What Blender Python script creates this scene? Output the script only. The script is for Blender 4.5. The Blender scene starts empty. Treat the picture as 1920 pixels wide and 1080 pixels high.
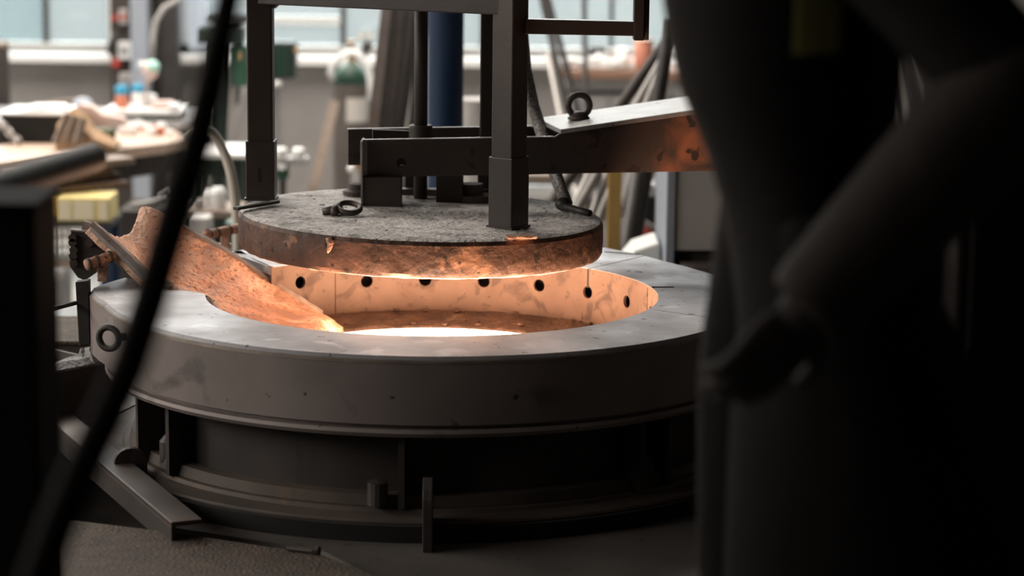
import bpy, bmesh, math, random
import numpy as np
from mathutils import Vector, Matrix
C = bpy.context.scene
COL = C.collection
random.seed(7)
PI = math.pi
# ------------------------------------------------------------------ camera, world, light, exposure
CZ = 2.13                      # camera height above the hall floor (it stands on the furnace deck)
F, PITCH, ROLL = 4533.0, .1734, .0113
cp, sp, cr, sr = math.cos(PITCH), math.sin(PITCH), math.cos(ROLL), math.sin(ROLL)
fwd = Vector((0, cp, -sp)); dn = Vector((0, -sp, -cp)); rt = Vector((1, 0, 0))
cam_d = bpy.data.cameras.new('camera'); cam = bpy.data.objects.new('camera', cam_d); COL.objects.link(cam)
cx_ = rt * cr - dn * sr; cy_ = -(rt * sr + dn * cr); cz_ = -fwd
cam.matrix_world = Matrix(((cx_.x, cy_.x, cz_.x, 0), (cx_.y, cy_.y, cz_.y, 0), (cx_.z, cy_.z, cz_.z, CZ), (0, 0, 0, 1)))
cam_d.sensor_width = 36; cam_d.lens = 85; cam_d.clip_start = .05; cam_d.clip_end = 200
cam_d.dof.use_dof = True; cam_d.dof.focus_distance = 5.6; cam_d.dof.aperture_fstop = 2.5; cam_d.dof.aperture_blades = 0
C.camera = cam
w = bpy.data.worlds.new('sky'); C.world = w; w.use_nodes = True
nt = w.node_tree; nt.nodes.clear()
o_ = nt.nodes.new('ShaderNodeOutputWorld'); bg = nt.nodes.new('ShaderNodeBackground')
tc = nt.nodes.new('ShaderNodeTexCoord'); sx = nt.nodes.new('ShaderNodeSeparateXYZ'); rp = nt.nodes.new('ShaderNodeValToRGB')
nt.links.new(tc.outputs['Generated'], sx.inputs[0]); nt.links.new(sx.outputs['Z'], rp.inputs[0])
rp.color_ramp.elements[0].color = (.70, .70, .69, 1); rp.color_ramp.elements[1].color = (1, .97, .94, 1)
nt.links.new(rp.outputs[0], bg.inputs[0]); bg.inputs[1].default_value = 11
nt.links.new(bg.outputs[0], o_.inputs[0])
C.view_settings.view_transform = 'Standard'; C.view_settings.look = 'None'
C.view_settings.gamma = 1; C.view_settings.use_curve_mapping = False
C.view_settings.exposure = 0.0


def portal(name, loc, rot, sxx, syy):
    d = bpy.data.lights.new(name, 'AREA'); d.shape = 'RECTANGLE'; d.size = sxx; d.size_y = syy
    d.cycles.is_portal = True
    o = bpy.data.objects.new(name, d); COL.objects.link(o); o.location = loc; o.rotation_euler = rot
    return o
portal('skylight_portal', (-2.3, 11.4, 5.12), (0, 0, 0), 5.8, 4.2)
portal('left_window_portal', (-6.25, 5.25, 3.3), (0, -PI / 2, 0), 2.0, 7.5)
portal('back_window_portal', (-1.0, 14.24, 2.5), (-PI / 2, 0, 0), 8.0, 2.9)


# ------------------------------------------------------------------ helpers
def ray(px, py):
    a, b = px - 960, py - 540
    u = (a * cr + b * sr) / F; v = (-a * sr + b * cr) / F
    return Vector((u, cp - v * sp, -(sp + v * cp)))
def PY(px, py, Y):
    d = ray(px, py); return Vector((0, 0, CZ)) + d * (Y / d.y)
def PZ(px, py, z):
    d = ray(px, py); return Vector((0, 0, CZ)) + d * ((z - CZ) / d.z)
def PP(px, py, p0, n):
    d = ray(px, py); o = Vector((0, 0, CZ)); return o + d * ((p0 - o).dot(n) / d.dot(n))
def V(*a): return Vector(a)


def mat(name, c1, c2=None, scale=6, rough=.6, metal=0, bump=0, bscale=60, speck=None, spscale=40, spth=.7, stretch=None,
        lo=.35, hi=.65, xgrad=None, rough2=None, c3=None, c3scale=3, c3th=.6, spec=.5, c3soft=.08):
    m = bpy.data.materials.new(name); m.use_nodes = True
    t = m.node_tree; b = t.nodes['Principled BSDF']; L = t.links
    b.inputs['Roughness'].default_value = rough; b.inputs['Metallic'].default_value = metal
    b.inputs['Specular IOR Level'].default_value = spec
    b.inputs['Base Color'].default_value = (*c1, 1)
    co = t.nodes.new('ShaderNodeTexCoord'); vec = co.outputs['Object']
    if stretch:
        mp = t.nodes.new('ShaderNodeMapping'); mp.inputs['Scale'].default_value = stretch
        L.new(vec, mp.inputs[0]); vec = mp.outputs[0]
    def noise(sc, det=6, dist=0):
        n = t.nodes.new('ShaderNodeTexNoise'); n.inputs['Scale'].default_value = sc; n.inputs['Detail'].default_value = det
        n.inputs['Distortion'].default_value = dist; L.new(vec, n.inputs['Vector']); return n.outputs[0]
    def ramp(src, a, bb):
        r = t.nodes.new('ShaderNodeMapRange'); r.inputs[1].default_value = a; r.inputs[2].default_value = bb; L.new(src, r.inputs[0]); return r.outputs[0]
    def mix(f, a, bb):
        n = t.nodes.new('ShaderNodeMix'); n.data_type = 'RGBA'; L.new(f, n.inputs[0])
        for s, x in ((6, a), (7, bb)):
            if isinstance(x, tuple): n.inputs[s].default_value = (*x, 1)
            else: L.new(x, n.inputs[s])
        return n.outputs[2]
    cur = c1
    if c2:
        n = ramp(noise(scale), lo, hi); cur = mix(n, c1, c2)
        if rough2 is not None:
            r = t.nodes.new('ShaderNodeMapRange'); r.inputs[3].default_value = rough; r.inputs[4].default_value = rough2
            L.new(n, r.inputs[0]); L.new(r.outputs[0], b.inputs['Roughness'])
    if c3:
        f3 = ramp(noise(c3scale, 8, .6), c3th, c3th + c3soft)
        if xgrad:
            sp_ = t.nodes.new('ShaderNodeSeparateXYZ'); L.new(vec, sp_.inputs[0])
            mu = t.nodes.new('ShaderNodeMath'); mu.operation = 'MULTIPLY'; L.new(ramp(sp_.outputs[0], *xgrad), mu.inputs[0]); L.new(f3, mu.inputs[1]); f3 = mu.outputs[0]
        cur = mix(f3, cur, c3)
    if speck: cur = mix(ramp(noise(spscale, 3), spth, spth + .03), cur, speck)
    if not isinstance(cur, tuple): L.new(cur, b.inputs['Base Color'])
    if bump:
        bn = t.nodes.new('ShaderNodeBump'); bn.inputs['Strength'].default_value = bump; bn.inputs['Distance'].default_value = .01
        L.new(noise(bscale, 5), bn.inputs['Height']); L.new(bn.outputs[0], b.inputs['Normal'])
    return m


def emat(name, c, s, c2=None, scale=8, lo=.5, hi=.6):
    m = bpy.data.materials.new(name); m.use_nodes = True; t = m.node_tree; t.nodes.clear()
    o = t.nodes.new('ShaderNodeOutputMaterial'); e = t.nodes.new('ShaderNodeEmission'); e.inputs[0].default_value = (*c, 1); e.inputs[1].default_value = s
    if c2:
        co = t.nodes.new('ShaderNodeTexCoord'); n = t.nodes.new('ShaderNodeTexNoise'); n.inputs['Scale'].default_value = scale; n.inputs['Detail'].default_value = 8
        r = t.nodes.new('ShaderNodeMapRange'); r.inputs[1].default_value = lo; r.inputs[2].default_value = hi
        x = t.nodes.new('ShaderNodeMix'); x.data_type = 'RGBA'; x.inputs[6].default_value = (*c, 1); x.inputs[7].default_value = (*c2, 1)
        t.links.new(co.outputs['Object'], n.inputs[0]); t.links.new(n.outputs[0], r.inputs[0]); t.links.new(r.outputs[0], x.inputs[0]); t.links.new(x.outputs[2], e.inputs[0])
    t.links.new(e.outputs[0], o.inputs[0]); return m


def glassmat(name, tint=(.92, .96, .96), milk=.03):
    m = bpy.data.materials.new(name); m.use_nodes = True; t = m.node_tree; t.nodes.clear()
    o = t.nodes.new('ShaderNodeOutputMaterial'); tr = t.nodes.new('ShaderNodeBsdfTransparent'); tr.inputs[0].default_value = (*tint, 1)
    tl = t.nodes.new('ShaderNodeBsdfTranslucent'); tl.inputs[0].default_value = (.8, .85, .85, 1)
    g = t.nodes.new('ShaderNodeBsdfGlossy'); g.inputs[1].default_value = .05
    a = t.nodes.new('ShaderNodeMixShader'); a.inputs[0].default_value = milk; b = t.nodes.new('ShaderNodeMixShader'); b.inputs[0].default_value = .05
    t.links.new(tr.outputs[0], a.inputs[1]); t.links.new(tl.outputs[0], a.inputs[2]); t.links.new(a.outputs[0], b.inputs[1]); t.links.new(g.outputs[0], b.inputs[2])
    t.links.new(b.outputs[0], o.inputs[0]); return m


def BM(): return bmesh.new()
def face(bm, vs):
    try: return bm.faces.new(vs)
    except ValueError: return None
def boxmm(bm, x0, x1, y0, y1, z0, z1):
    v = [bm.verts.new(p) for p in ((x0, y0, z0), (x1, y0, z0), (x1, y1, z0), (x0, y1, z0), (x0, y0, z1), (x1, y0, z1), (x1, y1, z1), (x0, y1, z1))]
    for f in ((3, 2, 1, 0), (4, 5, 6, 7), (0, 1, 5, 4), (1, 2, 6, 5), (2, 3, 7, 6), (3, 0, 4, 7)): bm.faces.new([v[i] for i in f])
    return bm
def box(bm, c, s, rz=0, rx=0, ry=0):
    M = Matrix.Translation(Vector(c)) @ Matrix.Rotation(rz, 4, 'Z') @ Matrix.Rotation(rx, 4, 'X') @ Matrix.Rotation(ry, 4, 'Y')
    h = [x / 2 for x in s]
    v = [bm.verts.new(M @ Vector(p)) for p in ((-h[0], -h[1], -h[2]), (h[0], -h[1], -h[2]), (h[0], h[1], -h[2]), (-h[0], h[1], -h[2]), (-h[0], -h[1], h[2]), (h[0], -h[1], h[2]), (h[0], h[1], h[2]), (-h[0], h[1], h[2]))]
    for f in ((3, 2, 1, 0), (4, 5, 6, 7), (0, 1, 5, 4), (1, 2, 6, 5), (2, 3, 7, 6), (3, 0, 4, 7)): bm.faces.new([v[i] for i in f])
    return bm
def beam(bm, a, b, wd, ht, up=Vector((0, 0, 1))):
    """rectangular bar from a to b"""
    a, b = Vector(a), Vector(b); d = (b - a).normalized(); s = d.cross(up)
    if s.length < 1e-4: s = d.cross(Vector((0, 1, 0)))
    s.normalize(); u = s.cross(d)
    v = [bm.verts.new(p + s * i * wd / 2 + u * j * ht / 2) for p in (a, b) for i, j in ((-1, -1), (1, -1), (1, 1), (-1, 1))]
    for f in ((3, 2, 1, 0), (4, 5, 6, 7), (0, 1, 5, 4), (1, 2, 6, 5), (2, 3, 7, 6), (3, 0, 4, 7)): bm.faces.new([v[i] for i in f])
    return bm
def tube(bm, pts, r, n=10, closed=False, jit=0):
    pts = [Vector(p) for p in pts]; rs = r if isinstance(r, (list, tuple)) else [r] * len(pts); m = len(pts); rings = []; ref = None
    for i, p in enumerate(pts):
        a = pts[(i - 1) % m] if (closed or i > 0) else p; b = pts[(i + 1) % m] if (closed or i < m - 1) else p
        d = (b - a).normalized()
        if ref is None: ref = d.orthogonal().normalized()
        u = (ref - d * ref.dot(d)); u = u.normalized() if u.length > 1e-5 else d.orthogonal().normalized(); ref = u; s = d.cross(u)
        rings.append([bm.verts.new(p + (u * math.cos(2 * PI * k / n) + s * math.sin(2 * PI * k / n)) * rs[i] * (1 + random.uniform(-jit, jit))) for k in range(n)])
    for i in range(m if closed else m - 1):
        A, B = rings[i], rings[(i + 1) % m]
        for k in range(n): face(bm, (A[k], A[(k + 1) % n], B[(k + 1) % n], B[k]))
    if not closed:
        face(bm, rings[0][::-1]); face(bm, rings[-1])
    return bm
def lathe(bm, prof, c=(0, 0, 0), n=48):
    c = Vector(c); R = []
    for r, z in prof:
        R.append([bm.verts.new(c + Vector((r * math.cos(2 * PI * k / n), r * math.sin(2 * PI * k / n), z))) for k in range(n)] if r > 1e-6 else [bm.verts.new(c + Vector((0, 0, z)))])
    for A, B in zip(R, R[1:]):
        for k in range(n):
            k2 = (k + 1) % n
            if len(A) == 1 and len(B) == 1: continue
            if len(A) == 1: face(bm, (A[0], B[k2], B[k]))
            elif len(B) == 1: face(bm, (A[k], A[k2], B[0]))
            else: face(bm, (A[k], A[k2], B[k2], B[k]))
    if len(R[0]) > 1 and len(R[-1]) > 1 and abs(prof[0][0] - prof[-1][0]) < 1e-6:      # ring-shaped profile: close it on itself
        for k in range(n): face(bm, (R[-1][k], R[-1][(k + 1) % n], R[0][(k + 1) % n], R[0][k]))
        return bm
    if len(R[0]) > 1: face(bm, R[0][::-1])
    if len(R[-1]) > 1: face(bm, R[-1])
    return bm
def prism(bm, poly, vec):
    poly = [Vector(p) for p in poly]; vec = Vector(vec)
    a = [bm.verts.new(p) for p in poly]; b = [bm.verts.new(p + vec) for p in poly]; n = len(a)
    face(bm, a[::-1]); face(bm, b)
    for i in range(n): face(bm, (a[i], a[(i + 1) % n], b[(i + 1) % n], b[i]))
    return bm
def loft(bm, rings, cap=True):
    R = [[bm.verts.new(Vector(p)) for p in r] for r in rings]; n = len(R[0])
    for A, B in zip(R, R[1:]):
        for k in range(n): face(bm, (A[k], A[(k + 1) % n], B[(k + 1) % n], B[k]))
    if cap: face(bm, R[0][::-1]); face(bm, R[-1])
    return bm
def ell(bm, c, rx, ry, rz, nu=16, nv=10, jit=0, R=None):
    c = Vector(c); rows = []
    for j in range(1, nv):
        th = PI * j / nv
        rows.append([bm.verts.new(c + (R @ Vector(p) if R else Vector(p))) for p in [(rx * math.sin(th) * math.cos(2 * PI * k / nu) * (1 + random.uniform(-jit, jit)), ry * math.sin(th) * math.sin(2 * PI * k / nu) * (1 + random.uniform(-jit, jit)), rz * math.cos(th) * (1 + random.uniform(-jit, jit))) for k in range(nu)]])
    tp = Vector((0, 0, rz)); bt = Vector((0, 0, -rz))
    t = bm.verts.new(c + (R @ tp if R else tp)); b = bm.verts.new(c + (R @ bt if R else bt))
    for A, B in zip(rows, rows[1:]):
        for k in range(nu): face(bm, (A[k], B[k], B[(k + 1) % nu], A[(k + 1) % nu]))
    for k in range(nu): face(bm, (t, rows[0][k], rows[0][(k + 1) % nu])); face(bm, (b, rows[-1][(k + 1) % nu], rows[-1][k]))
    return bm
def torus(bm, c, R, r, axis, n=28, m=10):
    axis = Vector(axis).normalized(); u = axis.orthogonal().normalized(); s = axis.cross(u); c = Vector(c)
    return tube(bm, [c + (u * math.cos(2 * PI * k / n) + s * math.sin(2 * PI * k / n)) * R for k in range(n)], r, m, closed=True)


def thing(name, label, cat, loc, group=None):
    o = bpy.data.objects.new(name, None); COL.objects.link(o); o.location = Vector(loc); o.empty_display_size = .05
    o['label'] = label; o['category'] = cat
    if group: o['group'] = group
    return o
def wloc(o):
    p = Vector((0, 0, 0))
    while o is not None: p += o.location; o = o.parent
    return p
def obj(name, bm, m, parent=None, smooth=False, bevel=0, origin=None, sub=0):
    bmesh.ops.recalc_face_normals(bm, faces=bm.faces)
    og = wloc(parent) if parent is not None else (Vector(origin) if origin is not None else None)
    if og is None:
        og = Vector((0, 0, 0)); 
        if len(bm.verts):
            xs = [v.co for v in bm.verts]
            og = Vector((sum(p.x for p in xs) / len(xs), sum(p.y for p in xs) / len(xs), min(p.z for p in xs)))
    for v in bm.verts: v.co -= og
    me = bpy.data.meshes.new(name); bm.to_mesh(me); bm.free()
    if smooth:
        for p in me.polygons: p.use_smooth = True
    o = bpy.data.objects.new(name, me); COL.objects.link(o); me.materials.append(m)
    if parent is not None: o.parent = parent
    else: o.location = og
    if bevel:
        b = o.modifiers.new('edge', 'BEVEL'); b.width = bevel; b.segments = 2; b.limit_method = 'ANGLE'; b.angle_limit = .6
    if sub:
        s = o.modifiers.new('smooth', 'SUBSURF'); s.levels = sub; s.render_levels = sub
    return o
def tag(o, label, cat, group=None):
    o['label'] = label; o['category'] = cat
    if group: o['group'] = group
    return o
def struct(o): o['kind'] = 'structure'; return o
def autosmooth(o, ang=.6):
    me = o.data
    bm = bmesh.new(); bm.from_mesh(me)
    for e in bm.edges:
        if len(e.link_faces) == 2 and e.calc_face_angle(0) > ang: e.smooth = False
    for f in bm.faces: f.smooth = True
    bm.to_mesh(me); bm.free(); return o


ORD = ['first', 'second', 'third', 'fourth', 'fifth', 'sixth', 'seventh', 'eighth', 'ninth', 'tenth']
# ------------------------------------------------------------------ materials
M = {}
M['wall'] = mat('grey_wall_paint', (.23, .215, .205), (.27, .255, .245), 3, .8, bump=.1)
M['walld'] = mat('dark_sooty_wall', (.06, .053, .048), (.08, .07, .064), 3, .85)  # for the unseen walls, made dark so they bounce less light
M['redwood'] = mat('reddish_wood', (.30, .17, .115), (.24, .135, .09), 6, .6, stretch=(1, 6, 1))
M['wall_white'] = mat('pale_wall_paint', (.5, .48, .45), (.44, .42, .4), 3, .8)
M['concrete'] = mat('concrete_floor', (.33, .32, .30), (.42, .41, .39), 2.5, .45, rough2=.7, bump=.1)
M['ceil'] = mat('dark_roof', (.08, .075, .07), (.11, .10, .1), 2, .9)
M['white_frame'] = mat('window_frame_paint', (.55, .56, .55), None, rough=.5)
M['dark_frame'] = mat('dark_window_bar', (.035, .035, .033), None, rough=.6)
M['glass'] = glassmat('window_glass', (.89, .93, .94)); M['oldglass'] = glassmat('old_warm_glass', (1.0, .965, .93))  # second glass: unseen panes, tinted to warm the daylight they let in
M['facade'] = mat('outdoor_render', (.115, .125, .125), (.10, .112, .112), .5, .9)
M['yard'] = mat('outdoor_concrete', (.25, .25, .24), (.22, .22, .215), .8, .9)
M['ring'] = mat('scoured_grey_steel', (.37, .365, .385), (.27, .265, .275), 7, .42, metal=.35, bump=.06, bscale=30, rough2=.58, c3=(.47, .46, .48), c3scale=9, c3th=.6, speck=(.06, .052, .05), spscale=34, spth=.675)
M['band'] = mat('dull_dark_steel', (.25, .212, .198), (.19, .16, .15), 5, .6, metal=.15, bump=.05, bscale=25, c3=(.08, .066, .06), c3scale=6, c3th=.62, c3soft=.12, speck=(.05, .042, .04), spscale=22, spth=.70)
M['beadm'] = mat('worn_brown_rim', (.26, .215, .18), (.18, .15, .13), 12, .5, metal=.3, bump=.2, bscale=60)
M['drum'] = mat('sooty_steel', (.050, .041, .036), (.030, .025, .022), 6, .65, metal=.15, c3=(.02, .017, .015), c3scale=5, c3th=.56, stretch=(1, 1, .5))
M['rustbase'] = mat('brown_rust_base', (.085, .062, .048), (.055, .042, .035), 8, .7, c3=(.10, .066, .042), c3scale=12)
M['deck'] = mat('worn_deck_plate', (.15, .135, .125), (.10, .09, .083), 4, .5, metal=.2, bump=.1, bscale=30, speck=(.05, .045, .04), spscale=20, spth=.68)
M['grit'] = mat('gritty_plate', (.12, .09, .066), (.075, .06, .05), 18, .85, bump=.8, bscale=120, speck=(.26, .19, .12), spscale=70, spth=.66)
M['lidtop'] = mat('dusty_lid_top', (.72, .685, .66), (.47, .44, .42), 22, .8, bump=.7, bscale=80, c3=(.27, .25, .235), c3scale=16, c3th=.52, c3soft=.16, speck=(.07, .06, .054), spscale=75, spth=.635)
M['lidside'] = mat('rusty_lid_side', (.135, .072, .047), (.05, .029, .022), 9, .62, metal=.05, bump=.5, bscale=45, c3=(.26, .145, .09), c3scale=13, c3th=.58, speck=(.022, .014, .011), spscale=34, spth=.64)
M['refr'] = mat('refractory_liner', (.104, .070, .051), (.077, .048, .034), 11, .75, bump=.25, bscale=40, c3=(.044, .026, .018), c3scale=15, c3th=.54, c3soft=.1, speck=(.05, .03, .022), spscale=55, spth=.66)
M['lidunder'] = mat('pale_lid_refractory', (.26, .21, .18), (.21, .17, .14), 6, .85, bump=.3, bscale=40)
M['lining'] = mat('ramming_mass', (.88, .56, .42), (.76, .46, .33), 9, .9, bump=1.0, bscale=75, c3=(.36, .22, .16), c3scale=5, c3th=.36, c3soft=.2, xgrad=(-.62, -.36), speck=(.40, .23, .16), spscale=85, spth=.60)  # inner end darkened in the colour to offset the melt's strong light
M['hearth'] = mat('slag_ledge', (.09, .055, .038), (.042, .024, .017), 14, .8, bump=1.0, bscale=60, c3=(.15, .11, .088), c3scale=10, c3th=.6, speck=(.06, .035, .025), spscale=35, spth=.63)
M['black'] = mat('dark_void', (.01, .009, .009), None, rough=.9)
M['frame'] = mat('dark_brown_steel', (.045, .034, .029), (.033, .025, .021), 8, .40, metal=.1, bump=.05)
M['beam'] = mat('blackened_beam_steel', (.055, .043, .038), (.04, .032, .028), 8, .55, metal=.2, bump=.08)
M['beamrust'] = mat('beam_red_rust', (.05, .038, .033), (.065, .045, .037), 8, .55, bump=.1, c3=(.27, .105, .06), c3scale=8, c3th=.42, c3soft=.22, xgrad=(.42, .66), speck=(.03, .02, .016), spscale=24, spth=.61)
M['flange'] = mat('pale_worn_flange', (.42, .41, .41), (.33, .32, .32), 12, .45, metal=.3, speck=(.05, .045, .04), spscale=30, spth=.66)
M['copper'] = mat('scale_crusted_pipe', (.52, .31, .22), (.36, .20, .14), 20, .7, bump=.8, bscale=80, speck=(.08, .05, .04), spscale=50, spth=.64)
M['rim'] = mat('spout_edge_steel', (.30, .27, .25), (.21, .18, .165), 15, .7, bump=.4, bscale=60, speck=(.07, .055, .05), spscale=40, spth=.66)
M['bracket'] = mat('dark_bracket_plate', (.05, .042, .038), (.035, .03, .028), 10, .6, bump=.2, bscale=60)
M['crust'] = mat('grey_ash_crust', (.42, .42, .42), (.25, .25, .25), 25, .9, bump=1.0, bscale=110, speck=(.06, .06, .06), spscale=45, spth=.6)
M['bin'] = mat('brown_bin_steel', (.10, .08, .07), (.07, .055, .048), 8, .75, bump=.1)
M['angle'] = mat('angle_iron', (.095, .074, .064), (.066, .053, .046), 10, .5, metal=.25, c3=(.08, .05, .035), c3scale=8)
M['blue'] = mat('blue_column_paint', (.007, .026, .068), (.009, .031, .078), 4, .6, spec=.3)
M['wood'] = mat('worn_bench_wood', (.50, .38, .30), (.42, .31, .24), 6, .55, stretch=(1, 6, 1))
M['woodd'] = mat('dark_wood', (.20, .13, .09), (.13, .085, .06), 8, .7, stretch=(1, 5, 1))
M['woodm'] = mat('brown_plank_wood', (.27, .21, .17), (.21, .16, .125), 8, .7, stretch=(1, 1, 5))
M['white'] = mat('white_enamel', (.82, .82, .81), None, rough=.35)
M['whitep'] = mat('white_paper', (.78, .78, .76), (.7, .7, .68), 8, .8)
M['bag'] = mat('brown_paper', (.45, .30, .18), (.36, .23, .14), 12, .85, bump=.3)
M['green'] = mat('machine_green', (.02, .068, .042), (.016, .055, .034), 4, .4)
M['dgreen'] = mat('dark_machine_green', (.012, .028, .02), (.01, .02, .016), 4, .5)
M['yellow'] = mat('pale_yellow_plastic', (.72, .60, .25), (.66, .54, .22), 6, .5)
M['cream'] = mat('cream_label', (.72, .64, .46), None, rough=.6)
M['ochre'] = mat('ochre_paint', (.40, .24, .055), (.34, .2, .05), 6, .5)
M['grey'] = mat('mid_grey_paint', (.30, .29, .285), (.25, .24, .24), 6, .5)
M['lgrey'] = mat('light_grey_paint', (.46, .44, .42), (.40, .38, .365), 4, .6)
M['bluegrey'] = mat('blue_grey_paint', (.30, .33, .38), None, rough=.5)
M['pipe'] = mat('grey_tube_steel', (.36, .34, .32), (.28, .265, .25), 10, .4, metal=.5)
M['darkpipe'] = mat('black_tube_steel', (.05, .045, .043), (.035, .032, .03), 10, .5, metal=.3)
M['brownbar'] = mat('brown_bar_steel', (.07, .057, .05), (.045, .037, .033), 8, .6, metal=.2, stretch=(6, 6, 1))
M['hosew'] = mat('cream_hose_rubber', (.62, .58, .50), None, rough=.45)
M['hosed'] = mat('black_hose_rubber', (.007, .0045, .004), None, rough=.8, spec=.1)
M['braid'] = mat('braided_steel_hose', (.40, .38, .36), (.12, .11, .105), 160, .45, metal=.6, bump=.6, bscale=200)
M['cyl'] = mat('grey_cylinder_paint', (.13, .112, .10), (.105, .09, .08), 4, .5)
M['label'] = mat('paper_label', (.60, .57, .53), None, rough=.7)
M['brass'] = mat('brass_fitting', (.42, .26, .12), None, rough=.35, metal=.8)
M['red'] = mat('red_plastic', (.45, .05, .035), None, rough=.5)
M['orange'] = mat('orange_red_paint', (.62, .22, .13), (.5, .17, .1), 6, .5)
M['skyblue'] = mat('blue_cap_plastic', (.05, .32, .52), None, rough=.4)
M['mint'] = mat('mint_paint', (.38, .66, .56), None, rough=.4)
M['bottle'] = mat('green_bottle_glass', (.05, .07, .015), None, rough=.15)
M['pink'] = mat('pale_pink_cloth', (.68, .52, .47), (.6, .46, .42), 10, .8)
M['coat'] = mat('dark_work_cloth', (.005, .004, .0038), (.007, .0055, .005), 5, .9, spec=.12, bump=.3, bscale=18)
M['coatsleeve'] = mat('brown_leather_sleeve', (.018, .0135, .0115), (.013, .0098, .0083), 5, .8, spec=.2, bump=.4, bscale=14)
M['hivis'] = mat('yellow_green_reflective_tape', (.12, .115, .022), None, rough=.6)
M['glove'] = mat('dark_leather_glove', (.016, .0125, .011), (.012, .0095, .0085), 8, .8, spec=.2)
M['skin'] = mat('skin', (.45, .28, .2), None, rough=.6)
M['boot'] = mat('black_boot_leather', (.015, .013, .012), None, rough=.5)
M['post'] = mat('dark_foreground_steel', (.008, .0055, .005), (.006, .0042, .004), 3, .85, spec=.12)
M['bar'] = mat('blackened_bar', (.055, .05, .047), (.04, .036, .034), 6, .6)
M['melt'] = emat('white_hot_melt', (1.0, .585, .37), 38, (.95, .50, .29), 14, .55, .66)

# ------------------------------------------------------------------ setting
XL, XR, YB = -6.0, 5.5, 14.0
def wall_pieces(bm, spans, axis, a0, a1, t0, t1, z0, z1):
    """spans: (lo,hi,zlo,zhi) openings along axis, sorted"""
    def put(lo, hi, za, zb):
        if hi - lo < 1e-3 or zb - za < 1e-3: return
        if axis == 'x': boxmm(bm, lo, hi, t0, t1, za, zb)
        else: boxmm(bm, t0, t1, lo, hi, za, zb)
    cur = a0
    for lo, hi, zl, zh in spans:
        put(cur, lo, z0, z1); put(lo, hi, z0, zl); put(lo, hi, zh, z1); cur = hi
    put(cur, a1, z0, z1)
def bx(px): return PY(px, 90, YB).x
ZS, ZH = 1.03, 3.9             # sill and head of the back windows
W1 = (XL + .6, bx(213)); W2 = (bx(332), bx(728)); W3 = (bx(840), bx(1300))
bm = BM(); wall_pieces(bm, [(*W1, ZS, ZH), (*W2, ZS, ZH), (*W3, ZS, ZH)], 'x', XL, XR, YB, YB + .25, 0, 5.0)
struct(obj('wall_back', bm, M['wall'], origin=(0, YB, 0)))
bm = BM(); wall_pieces(bm, [(1.5, 9.0, 2.3, 4.3)], 'y', -2.0, YB + .25, XL - .2, XL, 0, 5.0)
struct(obj('wall_left', bm, M['wall'], origin=(XL, 0, 0)))
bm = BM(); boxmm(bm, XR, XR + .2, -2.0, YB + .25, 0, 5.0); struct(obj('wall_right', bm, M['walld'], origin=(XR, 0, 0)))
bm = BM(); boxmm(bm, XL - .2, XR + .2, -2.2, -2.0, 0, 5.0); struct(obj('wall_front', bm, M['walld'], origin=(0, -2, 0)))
bm = BM(); boxmm(bm, XL - .2, XR + .2, -2.2, YB + .25, -.15, 0); struct(obj('floor', bm, M['concrete'], origin=(0, 0, 0)))
SK = (-5.2, .6, 9.3, 13.5)
bm = BM()
boxmm(bm, XL - .2, SK[0], -2.2, YB + .25, 5, 5.12); boxmm(bm, SK[1], XR + .2, -2.2, YB + .25, 5, 5.12)
boxmm(bm, SK[0], SK[1], -2.2, SK[2], 5, 5.12); boxmm(bm, SK[0], SK[1], SK[3], YB + .25, 5, 5.12)
struct(obj('ceiling', bm, M['ceil'], origin=(0, 6, 5)))
def window(name, lo, hi, zl, zh, mull, transoms=(), sill=True, bars=()):
    bm = BM(); t = .05
    boxmm(bm, lo, hi, YB + .10, YB + .17, zl, zl + t); boxmm(bm, lo, hi, YB + .10, YB + .17, zh - t, zh)
    boxmm(bm, lo, lo + t, YB + .10, YB + .17, zl, zh); boxmm(bm, hi - t, hi, YB + .10, YB + .17, zl, zh)
    root = struct(obj(name, bm, M['white_frame'], origin=((lo + hi) / 2, YB + .13, zl)))
    for x in mull:
        b = BM(); boxmm(b, x - .015, x + .015, YB + .10, YB + .17, zl + t, zh - t); obj('mullion', b, M['dark_frame'], root)
    for z, x0, x1 in transoms:
        b = BM(); boxmm(b, x0, x1, YB + .105, YB + .165, z - .025, z + .025); obj('transom', b, M['white_frame'], root)
    for x in bars:
        b = BM(); boxmm(b, x - .013, x + .013, YB + .09, YB + .10, zl + t, zh - t); obj('window_bar', b, M['dark_frame'], root)
    xs = [lo + t] + list(mull) + [hi - t]
    for a, b_ in zip(xs, xs[1:]):
        b = BM(); boxmm(b, a + .01, b_ - .01, YB + .128, YB + .134, zl + t, zh - t); obj('pane', b, M['glass'], root)
    if sill:
        b = BM(); boxmm(b, lo - .04, hi + .04, YB - .12, YB + .10, zl - .05, zl); obj('window_sill', b, M['white'], root, bevel=.008)
    return root
window('window_1', *W1, ZS, ZH, [bx(80), bx(80) - 1.1, bx(80) - 2.2], [])
window('window_2', *W2, ZS, ZH, [bx(376), bx(641)], [(PY(540, 38, YB + .13).z, bx(376), bx(641))])
window('window_3', *W3, ZS, ZH, [bx(905)], [], True, [bx(1096), bx(1147), bx(1205)])
bm = BM(); t = .06
boxmm(bm, XL - .15, XL - .07, 1.5, 9, 2.3, 2.36); boxmm(bm, XL - .15, XL - .07, 1.5, 9, 4.24, 4.3)
for y in (1.53, 4, 6.5, 8.97): boxmm(bm, XL - .15, XL - .07, y - .03, y + .03, 2.36, 4.24)
root = struct(obj('window_4', bm, M['white_frame'], origin=(XL - .1, 5, 2.3)))
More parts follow.
